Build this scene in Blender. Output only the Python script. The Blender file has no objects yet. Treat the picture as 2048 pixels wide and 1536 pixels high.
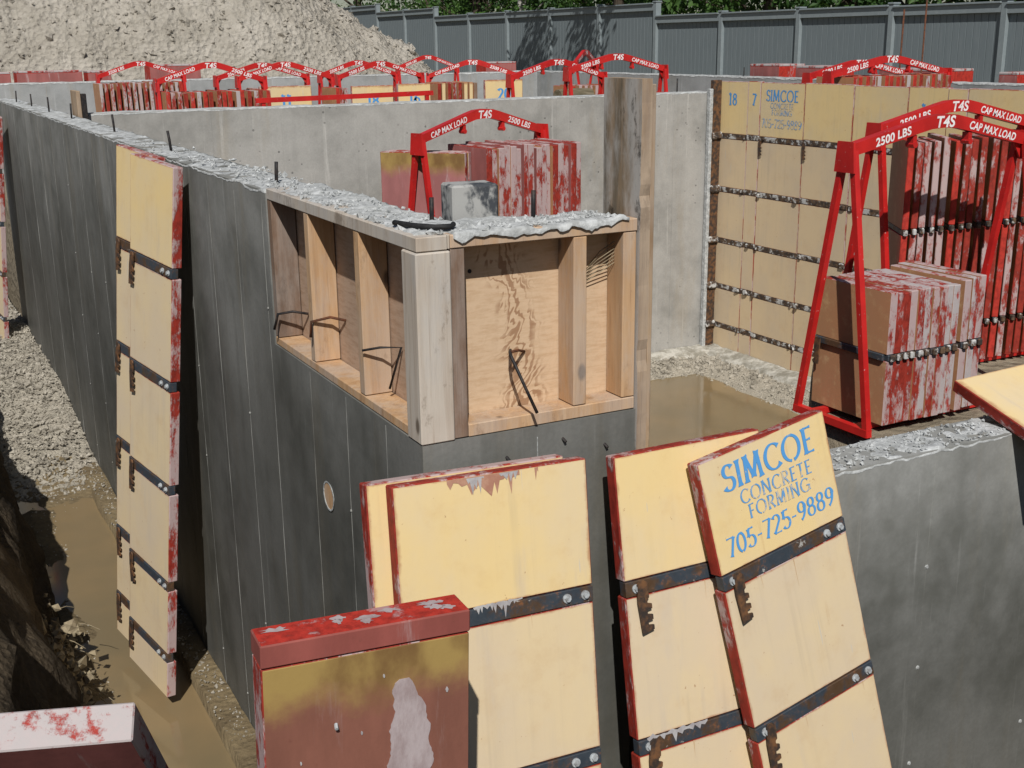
import bpy, bmesh, math, random
from mathutils import Vector, Matrix, noise
random.seed(7)
PI = math.pi
S = bpy.context.scene
COL = S.collection

# ------------------------------------------------------------------ camera
CAMZ = 3.06
cd = bpy.data.cameras.new('camera'); cam = bpy.data.objects.new('camera', cd); COL.objects.link(cam)
RT = Vector((0.88416, -0.46704, -0.01193)); DN = Vector((-0.13786, -0.23643, -0.96182)); FW = Vector((0.44639, 0.85204, -0.27342))
mr = Matrix((RT, -DN, -FW)).transposed()
cam.matrix_world = Matrix.Translation((0, 0, CAMZ)) @ mr.to_4x4()
cd.sensor_width = 36.0; cd.lens = 2393.4 / 2048 * 36.0; cd.clip_start = 0.05; cd.clip_end = 600
S.camera = cam
# ------------------------------------------------------------------ sky and sun
W = bpy.data.worlds.new('World'); S.world = W; W.use_nodes = True
wn = W.node_tree; bgn = wn.nodes['Background']
sky = wn.nodes.new('ShaderNodeTexSky'); sky.sky_type = 'NISHITA'; sky.sun_disc = False
SUN = Vector((-0.46, -0.888, 1.02)).normalized()
sky.sun_elevation = math.asin(SUN.z); sky.sun_rotation = math.atan2(SUN.x, SUN.y)
sky.air_density = 1.0; sky.dust_density = 0.6
wn.links.new(sky.outputs[0], bgn.inputs[0]); bgn.inputs[1].default_value = 0.05
ld = bpy.data.lights.new('sun', 'SUN'); ld.energy = 5.0; ld.angle = math.radians(0.53); ld.color = (1.0, 0.965, 0.905)
sun = bpy.data.objects.new('sun', ld); COL.objects.link(sun)
sun.rotation_euler = (-SUN).to_track_quat('-Z', 'Y').to_euler(); sun.location = SUN * 40
S.view_settings.view_transform = 'Standard'; S.view_settings.look = 'None'
S.view_settings.exposure = -0.15; S.view_settings.gamma = 1.0
S.render.resolution_x = 1024; S.render.resolution_y = 768

# ------------------------------------------------------------------ material helpers
class G:
    def __init__(s, name, rough=0.8, spec=0.3):
        s.m = bpy.data.materials.new(name); s.m.use_nodes = True
        s.t = s.m.node_tree; s.b = s.t.nodes['Principled BSDF']
        s.b.inputs['Roughness'].default_value = rough
        s.b.inputs['Specular IOR Level'].default_value = spec
        s._c = None
    def n(s, ty, **kw):
        x = s.t.nodes.new(ty)
        for k, v in kw.items(): setattr(x, k, v)
        return x
    def set(s, sock, v):
        if isinstance(v, bpy.types.NodeSocket): s.t.links.new(v, sock)
        elif isinstance(v, (tuple, list)) and len(v) == 3 and sock.type == 'RGBA': sock.default_value = (*v, 1)
        else: sock.default_value = v
    def co(s, st=(1, 1, 1), rnd=True, kind='Object'):
        tc = s.n('ShaderNodeTexCoord'); o = tc.outputs[kind]
        if rnd:
            oi = s.n('ShaderNodeObjectInfo'); m = s.n('ShaderNodeMath', operation='MULTIPLY'); s.set(m.inputs[0], oi.outputs['Random']); m.inputs[1].default_value = 41.0
            a = s.n('ShaderNodeVectorMath', operation='ADD'); s.set(a.inputs[0], o); s.set(a.inputs[1], m.outputs[0]); o = a.outputs[0]
        v = s.n('ShaderNodeVectorMath', operation='MULTIPLY'); s.set(v.inputs[0], o); v.inputs[1].default_value = st
        return v.outputs[0]
    def noise(s, sc, st=(1, 1, 1), det=4, rough=0.55, dist=0.0, rnd=True):
        x = s.n('ShaderNodeTexNoise'); s.set(x.inputs['Vector'], s.co(st, rnd)); x.inputs['Scale'].default_value = sc
        x.inputs['Detail'].default_value = det; x.inputs['Roughness'].default_value = rough; x.inputs['Distortion'].default_value = dist
        return x.outputs['Fac']
    def vor(s, sc, st=(1, 1, 1), feat='F1', rnd=True, out='Distance'):
        x = s.n('ShaderNodeTexVoronoi', feature=feat); s.set(x.inputs['Vector'], s.co(st, rnd)); x.inputs['Scale'].default_value = sc
        return x.outputs[out]
    def ramp(s, f, a, b, lo=0.0, hi=1.0):
        x = s.n('ShaderNodeMapRange'); s.set(x.inputs['Value'], f); x.inputs['From Min'].default_value = a; x.inputs['From Max'].default_value = b
        x.inputs['To Min'].default_value = lo; x.inputs['To Max'].default_value = hi; x.interpolation_type = 'SMOOTHSTEP'
        return x.outputs[0]
    def mix(s, f, a, b, ty='MIX'):
        x = s.n('ShaderNodeMix', data_type='RGBA', blend_type=ty); s.set(x.inputs[0], f); s.set(x.inputs[6], a); s.set(x.inputs[7], b)
        return x.outputs[2]
    def math(s, op, a, b=0.0):
        x = s.n('ShaderNodeMath', operation=op); s.set(x.inputs[0], a); s.set(x.inputs[1], b); return x.outputs[0]
    def sep(s, kind='Object', i=2):
        tc = s.n('ShaderNodeTexCoord'); x = s.n('ShaderNodeSeparateXYZ'); s.set(x.inputs[0], tc.outputs[kind]); return x.outputs[i]
    def edge(s, axes=(0, 2)):
        e = None
        for i in axes:
            g = s.sep('Generated', i); m = s.math('MINIMUM', g, s.math('SUBTRACT', 1.0, g))
            e = m if e is None else s.math('MINIMUM', e, m)
        return e
    def col(s, c): s.set(s.b.inputs['Base Color'], c); return s
    def ro(s, c): s.set(s.b.inputs['Roughness'], c); return s
    def bump(s, h, st=0.3, d=0.01):
        x = s.n('ShaderNodeBump'); x.inputs['Strength'].default_value = st; x.inputs['Distance'].default_value = d; s.set(x.inputs['Height'], h)
        s.set(s.b.inputs['Normal'], x.outputs[0]); return s

def concrete(name, base, dark, streak=0.5, damp=None, holes=0.0, sc=1.0):
    g = G(name, 0.85, 0.25)
    a = g.noise(1.3 * sc, det=6, rough=0.62, dist=0.3, rnd=False); b = g.noise(9 * sc, det=4, rnd=False)
    st = g.noise(2.6 * sc, (3.4, 3.4, 0.16), det=5, rough=0.6, rnd=False)
    fine = g.noise(70, det=3, rough=0.7, rnd=False)
    c = g.mix(g.ramp(a, 0.36, 0.66), base, dark)
    c = g.mix(g.math('MULTIPLY', g.ramp(st, 0.46, 0.7), streak), c, dark)
    c = g.mix(g.math('MULTIPLY', g.ramp(b, 0.3, 0.75), 0.35), c, tuple(x * 1.22 for x in base))
    lime = g.ramp(g.noise(4, (4.5, 4.5, 0.16), det=5, rough=0.7, rnd=False), 0.58, 0.74)
    c = g.mix(g.math('MULTIPLY', lime, 0.6), c, tuple(x * 1.55 for x in base))
    brown = g.ramp(g.noise(1.7, (2.5, 2.5, 0.35), det=5, rough=0.65, rnd=False), 0.52, 0.68)
    c = g.mix(g.math('MULTIPLY', brown, 0.4), c, (base[0] * 0.85, base[1] * 0.76, base[2] * 0.62))
    c = g.mix(g.ramp(fine, 0.3, 0.7, 0.0, 0.22), c, tuple(x * 0.5 for x in base))
    if damp:
        z = g.sep('Object', 2); zz = g.math('ADD', z, g.math('MULTIPLY', g.noise(1.1, (1.6, 1.6, 0.7), det=5, rnd=False), damp[2]))
        f = g.ramp(zz, damp[0], damp[1])
        k = damp[3]; c = g.mix(f, g.mix(1.0, c, (k, k, k * 0.97), 'MULTIPLY'), c)
        g.ro(g.ramp(zz, damp[0], damp[1], 0.55, 0.88))
    h = g.math('ADD', g.math('MULTIPLY', b, 0.5), g.math('MULTIPLY', fine, 0.25))
    if holes:
        v = g.vor(14, feat='F1', rnd=False); big = g.ramp(g.noise(2.3, rnd=False), 0.48, 0.6)
        hole = g.math('MULTIPLY', g.ramp(v, 0.10, 0.16, 1.0, 0.0), big)
        c = g.mix(g.math('MULTIPLY', hole, holes), c, (0.05, 0.05, 0.048)); h = g.math('SUBTRACT', h, hole)
    g.col(c); g.bump(h, 0.35, 0.006)
    return g.m

M = {}
M['conc_left'] = concrete('damp grey concrete', (0.27, 0.27, 0.258), (0.135, 0.137, 0.126), 0.6, (2.15, 3.35, 1.3, 0.45))
M['conc_right'] = concrete('grey concrete with damp bands', (0.32, 0.322, 0.312), (0.165, 0.167, 0.152), 0.3, (1.5, 2.55, 1.5, 0.45))
M['conc_back'] = concrete('pale cured concrete', (0.375, 0.365, 0.345), (0.25, 0.245, 0.23), 0.35, None, 0.55)
M['fin'] = concrete('form joint fin', (0.30, 0.30, 0.285), (0.17, 0.17, 0.16), 0.4)
M['conc_far'] = concrete('far cured concrete', (0.34, 0.35, 0.355), (0.24, 0.25, 0.25), 0.3)
def mk_cap():
    g = G('rough screeded concrete', 0.92, 0.15); a = g.noise(22, det=6, rough=0.7, rnd=False); b = g.noise(3, rnd=False)
    v = g.vor(55, rnd=False)
    c = g.mix(g.ramp(a, 0.38, 0.66), (0.30, 0.31, 0.31), (0.52, 0.535, 0.54)); c = g.mix(g.ramp(b, 0.4, 0.7, 0, 0.4), c, (0.40, 0.41, 0.40))
    c = g.mix(g.ramp(v, 0.0, 0.2, 0.45, 0), c, (0.17, 0.17, 0.16))
    g.col(c); g.bump(g.math('ADD', a, g.math('MULTIPLY', v, 0.4)), 0.8, 0.008); return g.m
M['cap'] = mk_cap()
def mk_foot():
    g = G('footing concrete', 0.95, 0.1); a = g.noise(9, det=6, rough=0.7, rnd=False)
    c = g.mix(g.ramp(a, 0.35, 0.65), (0.22, 0.205, 0.17), (0.47, 0.455, 0.41)); g.col(c); g.bump(a, 0.8, 0.02); return g.m
M['foot'] = mk_foot()
def mk_yellow(name, base, tint, worn=0.5):
    g = G(name, 0.62, 0.35)
    a = g.noise(2.2, (1, 1, 0.8), det=5, rough=0.6); gr = g.noise(16, (2.2, 2.2, 0.05), det=4, rough=0.6); sp = g.noise(38, det=3, rough=0.7)
    c = g.mix(g.ramp(a, 0.35, 0.68), base, tint)
    c = g.mix(g.math('MULTIPLY', g.ramp(gr, 0.48, 0.78, 0, 0.34), g.ramp(g.noise(3, det=3), 0.42, 0.62)), c, tuple(x * 0.68 for x in tint))
    c = g.mix(g.ramp(g.noise(7, det=7, rough=0.72), 0.5, 0.72, 0, 0.30), c, (base[0] * 0.80, base[1] * 0.70, base[2] * 0.62))
    c = g.mix(g.ramp(g.noise(13, (1, 1, 0.12), det=4, rough=0.7), 0.66, 0.76, 0, 0.4), c, (0.42, 0.24, 0.10))
    z = g.sep('Generated', 2)
    smear = g.ramp(g.noise(5, (1.5, 1.5, 0.25), det=5, rough=0.65), 0.58, 0.72)
    c = g.mix(g.math('MULTIPLY', smear, 0.35), c, (0.50, 0.43, 0.36))
    c = g.mix(g.ramp(sp, 0.69, 0.74, 0, 0.7), c, (0.33, 0.17, 0.08))
    e = g.math('ADD', g.edge((0, 2)), g.math('MULTIPLY', g.noise(14, det=4, rough=0.7), 0.045))
    c = g.mix(g.ramp(e, 0.022, 0.045, worn + 0.25, 0), c, (0.36, 0.15, 0.075))
    sc = g.ramp(g.noise(9, (5, 5, 0.35), det=2), 0.735, 0.75, 0, 0.6)
    c = g.mix(sc, c, (0.50, 0.48, 0.44))
    g.col(c); g.bump(g.math('ADD', gr, sp), 0.12, 0.003); return g.m
M['yellow'] = mk_yellow('yellow form plywood', (0.72, 0.545, 0.265), (0.66, 0.53, 0.335))
M['yellow_pale'] = mk_yellow('cement-washed yellow form plywood', (0.655, 0.52, 0.32), (0.60, 0.49, 0.35))
M['old_pale'] = mk_yellow('washed weathered form plywood', (0.64, 0.50, 0.32), (0.57, 0.46, 0.325), 0.6)
M['yellow_old'] = mk_yellow('weathered yellow form plywood', (0.72, 0.545, 0.27), (0.64, 0.51, 0.31), 0.6)
def mk_edge(name='red painted panel edge', wear=0.42, red=(0.30, 0.030, 0.018), cem=(0.44, 0.36, 0.355)):
    g = G(name, 0.7, 0.3)
    a = g.noise(9, (1, 1, 0.35), det=6, rough=0.75); b = g.noise(40, (1, 1, 0.6), det=4, rough=0.7)
    c = g.mix(g.ramp(b, 0.35, 0.7), red, tuple(x * 0.55 for x in red)); f = g.ramp(g.math('ADD', a, g.math('MULTIPLY', b, 0.25)), 1.05 - wear, 1.10 - wear + 0.06, 0, 0.85)
    c = g.mix(f, c, cem); g.col(c); g.bump(g.math('ADD', f, b), 0.35, 0.004); return g.m
M['edge'] = mk_edge()
M['edge_worn'] = mk_edge('red panel edge caked with cement', 0.50)
M['edge_white'] = mk_edge('whitewashed red panel edge', 0.515, (0.33, 0.035, 0.025), (0.43, 0.42, 0.42))
M['edge_red'] = mk_edge('bright red panel edge', 0.36, (0.46, 0.035, 0.022), (0.42, 0.26, 0.26))
def mk_redface(name, top=None, pink=(0.32, 0.13, 0.115), white=0.5):
    g = G(name, 0.75, 0.25); a = g.noise(3.2, (1.6, 1.6, 0.5), det=6, rough=0.65); b = g.noise(26, det=4, rough=0.7)
    c = g.mix(g.ramp(a, 0.35, 0.7), tuple(x * 0.72 for x in pink), pink)
    c = g.mix(g.ramp(g.noise(6, (2.6, 2.6, 0.3), det=6, rough=0.75), 0.56, 0.72, 0, white), c, (0.44, 0.36, 0.36))
    c = g.mix(g.ramp(b, 0.6, 0.8, 0, 0.6), c, (0.14, 0.05, 0.035))
    if top:
        z = g.math('ADD', g.sep('Object', 2), g.math('MULTIPLY', g.math('SUBTRACT', g.noise(7, det=5, rough=0.7), 0.5), top[2]))
        yc = g.mix(g.ramp(g.noise(8, (1, 1, 0.6), det=5), 0.42, 0.7), (0.33, 0.225, 0.075), (0.17, 0.095, 0.035))
        c = g.mix(g.ramp(z, top[0], top[1]), c, yc)
    g.col(c); g.bump(b, 0.2, 0.003); return g.m
M['redface'] = mk_redface('red washed panel face', (-0.15, -0.045, 0.15), (0.245, 0.10, 0.07), 0.2)
M['pinkface'] = mk_redface('pink cement-washed panel face', None, (0.37, 0.13, 0.12), 0.75)
M['rail_red'] = mk_redface('dull red rail paint', None, (0.30, 0.085, 0.07), 0.35)
M['pinktop'] = mk_redface('pink panel face with yellow top', (-0.17, -0.06, 0.16), (0.37, 0.15, 0.145), 0.8)
def mk_steel():
    g = G('dark rusted steel bar', 0.5, 0.5); a = g.noise(7, (1, 1, 1), det=5, rough=0.65); b = g.noise(45, det=4, rough=0.7)
    c = g.mix(g.ramp(a, 0.45, 0.58), (0.035, 0.045, 0.058), (0.075, 0.042, 0.022)); c = g.mix(g.ramp(b, 0.55, 0.75, 0, 0.8), c, (0.20, 0.075, 0.022))
    c = g.mix(g.ramp(g.noise(16, det=5, rough=0.75), 0.64, 0.70, 0, 0.8), c, (0.42, 0.41, 0.39))
    g.col(c); g.ro(g.ramp(b, 0.3, 0.7, 0.38, 0.75)); g.bump(b, 0.3, 0.002); return g.m
M['steel'] = mk_steel()
def mk_steelcake():
    g = G('steel bar caked with cement', 0.8, 0.3); a = g.noise(11, det=5, rough=0.7)
    c = g.mix(g.ramp(a, 0.50, 0.58), g.mix(g.ramp(g.noise(30, det=3), 0.4, 0.65), (0.045, 0.034, 0.028), (0.12, 0.075, 0.045)), (0.46, 0.46, 0.45)); g.col(c); g.bump(a, 0.6, 0.01); return g.m
M['steelcake'] = mk_steelcake()
def flat(name, c1, c2, sc=20, rough=0.7, spec=0.3, st=(1, 1, 1), bump=0.2, lo=0.38, hi=0.68, rnd=True, bd=0.004):
    g = G(name, rough, spec); a = g.noise(sc, st, det=5, rough=0.65, rnd=rnd); g.col(g.mix(g.ramp(a, lo, hi), c1, c2)); g.bump(a, bump, bd); return g.m
M['latch'] = flat('rusty steel latch', (0.035, 0.026, 0.022), (0.16, 0.075, 0.032), 30, 0.6, 0.4)
M['zinc'] = flat('zinc bolt head', (0.42, 0.45, 0.47), (0.22, 0.22, 0.22), 60, 0.4, 0.5)
M['rebar'] = flat('dark rebar', (0.012, 0.012, 0.014), (0.04, 0.03, 0.026), 60, 0.6)
M['rustbar'] = flat('rusty rebar', (0.13, 0.045, 0.02), (0.05, 0.025, 0.015), 40, 0.8)
def mk_rack():
    g = G('glossy red rack paint', 0.38, 0.5); a = g.noise(6, det=4); b = g.noise(60, det=3)
    c = g.mix(g.ramp(a, 0.35, 0.7), (0.53, 0.018, 0.016), (0.40, 0.013, 0.012)); c = g.mix(g.ramp(b, 0.68, 0.74, 0, 0.7), c, (0.55, 0.40, 0.38))
    c = g.mix(g.ramp(g.noise(14, det=5, rough=0.8), 0.68, 0.72, 0, 0.6), c, (0.08, 0.02, 0.015))
    g.col(c); g.bump(a, 0.1, 0.004); return g.m
M['rack'] = mk_rack()
M['white'] = flat('white hand lettering paint', (0.80, 0.80, 0.80), (0.66, 0.60, 0.60), 30, 0.6)
def mk_blue(name, c1, thr):
    g = G(name, 0.7, 0.2); a = g.noise(26, det=5, rough=0.75); g.col(g.mix(g.ramp(a, thr, thr + 0.10), c1, (0.55, 0.47, 0.33))); return g.m
M['blue'] = mk_blue('blue stencil paint', (0.085, 0.29, 0.60), 0.60)
M['blue_faint'] = mk_blue('faded blue stencil paint', (0.20, 0.34, 0.55), 0.47)
def mk_wood(name, a1, a2, a3, knots=True, gray=0.0, sc=1.0):
    g = G(name, 0.8, 0.2)
    w = g.noise(5 * sc, (5, 5, 0.35), det=5, rough=0.6, dist=0.6); f = g.noise(26 * sc, (4, 4, 0.15), det=4, rough=0.7); big = g.noise(3.5, (1, 1, 0.6), det=3)
    c = g.mix(g.ramp(w, 0.38, 0.66), a1, a2); c = g.mix(g.ramp(f, 0.5, 0.78, 0, 0.6), c, a3); c = g.mix(g.ramp(big, 0.5, 0.75, 0, 0.45), c, a3)
    if knots:
        v = g.vor(5.5, (1, 1, 0.55)); k = g.ramp(v, 0.045, 0.10, 0.85, 0); c = g.mix(k, c, tuple(x * 0.35 for x in a3))
    if gray:
        c = g.mix(g.ramp(g.noise(4, (1.5, 1.5, 0.5), det=6, rough=0.7), 0.40, 0.62, 0, gray), c, (0.42, 0.40, 0.38)); c = g.mix(g.ramp(g.noise(6, (1.2, 1.2, 0.6), det=7, rough=0.75), 0.56, 0.66, 0, gray), c, tuple(x * 0.6 for x in a3))
    g.col(c); g.bump(g.math('ADD', f, w), 0.3, 0.004); return g.m
M['pine'] = mk_wood('fresh pine', (0.50, 0.325, 0.185), (0.42, 0.25, 0.13), (0.25, 0.135, 0.07), True, 0.38)
M['pine_gray'] = mk_wood('cement-washed pine', (0.50, 0.45, 0.39), (0.43, 0.37, 0.31), (0.27, 0.20, 0.14), True, 0.65)
M['pine_brown'] = mk_wood('brown weathered pine', (0.23, 0.15, 0.105), (0.16, 0.10, 0.068), (0.085, 0.055, 0.038), True, 0.3)
M['weather'] = mk_wood('stained weathered form board', (0.27, 0.19, 0.12), (0.13, 0.105, 0.075), (0.05, 0.04, 0.03), True, 0.85, 0.7)
M['weather_edge'] = mk_wood('split weathered board edge', (0.38, 0.27, 0.17), (0.26, 0.17, 0.10), (0.12, 0.075, 0.045), False, 0.25)
def mk_ply(name, c1, c2, c3, thr=0.55):
    g = G(name, 0.75, 0.2)
    d = g.noise(2.4, (1, 1, 0.75), det=5, rough=0.6, dist=0.4)
    wv = g.n('ShaderNodeTexWave', wave_type='BANDS', bands_direction='X'); cc = g.n('ShaderNodeVectorMath', operation='ADD')
    g.set(cc.inputs[0], g.co((1, 1, 0.10))); g.set(cc.inputs[1], d); g.set(wv.inputs['Vector'], cc.outputs[0])
    wv.inputs['Scale'].default_value = 8; wv.inputs['Distortion'].default_value = 7; wv.inputs['Detail'].default_value = 4; wv.inputs['Detail Scale'].default_value = 2.2
    f = g.noise(30, (0.5, 0.5, 3.0), det=4, rough=0.7)
    c = g.mix(g.ramp(f, 0.4, 0.72), c1, c2)
    gx = g.math('ADD', g.sep('Generated', 0), g.math('MULTIPLY', g.math('SUBTRACT', g.noise(3.0, (0.2, 0.2, 1.2), det=5, rough=0.7), 0.5), 0.9))
    band = g.math('MULTIPLY', g.ramp(wv.outputs['Fac'], 0.35, 0.8), g.ramp(g.math('ABSOLUTE', g.math('SUBTRACT', gx, thr)), 0.05, 0.13, 1.0, 0.06))
    c = g.mix(g.math('MULTIPLY', band, 0.72), c, c3)
    g.col(c); g.bump(f, 0.2, 0.002); return g.m
M['ply'] = mk_ply('fir plywood with dark figure', (0.58, 0.425, 0.285), (0.50, 0.345, 0.215), (0.24, 0.115, 0.055), 0.42)
M['ply_dim'] = mk_ply('brown fir plywood', (0.42, 0.30, 0.22), (0.33, 0.22, 0.15), (0.19, 0.095, 0.055), 0.52)
M['fence'] = flat('grey blue fence paint', (0.150, 0.180, 0.195), (0.175, 0.205, 0.22), 14, 0.7, 0.25, (3, 3, 0.15), 0.15)
M['fence_trim'] = flat('grey blue fence trim', (0.20, 0.235, 0.25), (0.225, 0.26, 0.275), 10, 0.65, 0.3)
def mk_soil(name, cs, sc, bd, wet=None):
    g = G(name, 0.95, 0.1); a = g.noise(1.1 * sc, det=8, rough=0.7, rnd=False); b = g.noise(7 * sc, det=6, rough=0.75, rnd=False); v = g.vor(11 * sc, rnd=False)
    c = g.mix(g.ramp(a, 0.36, 0.64), cs[0], cs[1]); c = g.mix(g.ramp(b, 0.52, 0.72, 0, 0.8), c, cs[2]); c = g.mix(g.ramp(v, 0.0, 0.35, 0.35, 0), c, cs[3])
    g.col(c); g.bump(g.math('ADD', b, g.math('MULTIPLY', v, 0.7)), 0.9, bd); return g.m
M['pile'] = mk_soil('dry grey spoil', ((0.46, 0.425, 0.37), (0.36, 0.33, 0.28), (0.20, 0.18, 0.15), (0.53, 0.50, 0.45)), 1.0, 0.09)
M['bank'] = mk_soil('dark earth bank', ((0.115, 0.088, 0.058), (0.075, 0.058, 0.04), (0.045, 0.034, 0.025), (0.17, 0.14, 0.10)), 3.0, 0.03)
M['mud'] = mk_soil('wet brown mud', ((0.20, 0.155, 0.09), (0.145, 0.11, 0.065), (0.10, 0.078, 0.05), (0.24, 0.20, 0.13)), 2.5, 0.015)
M['gravel'] = mk_soil('pale gravel', ((0.44, 0.40, 0.33), (0.36, 0.33, 0.27), (0.22, 0.195, 0.155), (0.50, 0.47, 0.41)), 6, 0.02)
M['stone'] = flat('pale stone chips', (0.38, 0.35, 0.295), (0.22, 0.20, 0.165), 9, 0.9, 0.2, (1, 1, 1), 0.2, 0.4, 0.6, False)
M['ground'] = mk_soil('site ground', ((0.27, 0.23, 0.17), (0.22, 0.185, 0.135), (0.16, 0.13, 0.09), (0.30, 0.27, 0.21)), 1.0, 0.05)
M['straw'] = flat('dry roots and clods', (0.30, 0.25, 0.165), (0.17, 0.135, 0.09), 12, 0.95)
def mk_water():
    g = G('muddy water', 0.06, 0.5); a = g.noise(0.9, det=4, rnd=False); r = g.noise(5, det=3, rnd=False)
    g.col(g.mix(g.ramp(a, 0.35, 0.65), (0.235, 0.168, 0.088), (0.185, 0.142, 0.08))); g.bump(r, 0.035, 0.01)
    g.ro(g.ramp(a, 0.4, 0.6, 0.05, 0.14)); return g.m
M['water'] = mk_water()
M['water_in'] = mk_water()
def mk_leaf(name, c1, c2):
    g = G(name, 0.55, 0.35); a = g.noise(0.9, det=3, rnd=False); b = g.noise(9, det=2, rnd=False)
    c = g.mix(g.ramp(a, 0.35, 0.65), c1, c2); c = g.mix(g.ramp(b, 0.5, 0.8, 0, 0.5), c, tuple(x * 1.5 for x in c2)); g.col(c)
    tr = g.n('ShaderNodeBsdfTranslucent'); g.set(tr.inputs[0], g.mix(0.5, c, (0.12, 0.22, 0.02)))
    mx = g.n('ShaderNodeMixShader'); mx.inputs[0].default_value = 0.3
    out = g.t.nodes['Material Output']; g.t.links.new(g.b.outputs[0], mx.inputs[1]); g.t.links.new(tr.outputs[0], mx.inputs[2]); g.t.links.new(mx.outputs[0], out.inputs[0])
    return g.m
M['leaf'] = mk_leaf('green leaves', (0.035, 0.085, 0.018), (0.075, 0.15, 0.03))
M['leaf2'] = mk_leaf('dark green leaves', (0.022, 0.058, 0.016), (0.05, 0.105, 0.025))
M['bark'] = flat('bark', (0.10, 0.08, 0.06), (0.05, 0.04, 0.03), 8, 0.9, 0.2, (3, 3, 0.5), 0.8, bd=0.03)
M['birch'] = flat('pale bark', (0.50, 0.48, 0.44), (0.22, 0.20, 0.18), 5, 0.9, 0.2, (1, 1, 3))
M['stain_red'] = flat('red-brown stain on panel', (0.36, 0.175, 0.12), (0.45, 0.26, 0.18), 25, 0.7)
M['stain_light'] = flat('faint rust run', (0.50, 0.34, 0.19), (0.56, 0.40, 0.24), 25, 0.7)
M['cement'] = flat('dried cement splash', (0.42, 0.41, 0.41), (0.31, 0.29, 0.30), 22, 0.9, 0.15, bump=0.7)
M['cement_pink'] = flat('pale cement smear', (0.40, 0.34, 0.345), (0.30, 0.235, 0.235), 18, 0.9, 0.15, (1.5, 1.5, 0.6), 0.6)
M['black'] = flat('black rubber strip', (0.012, 0.012, 0.013), (0.03, 0.03, 0.03), 30, 0.7)
M['log'] = flat('bark-covered log', (0.11, 0.095, 0.06), (0.20, 0.17, 0.12), 9, 0.95, 0.1, (0.4, 3, 3), 0.8)
M['stub'] = flat('cement-splattered steel', (0.045, 0.05, 0.058), (0.34, 0.34, 0.33), 11, 0.7, 0.35, st=(1, 1, .7), lo=0.44, hi=0.56)

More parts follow.
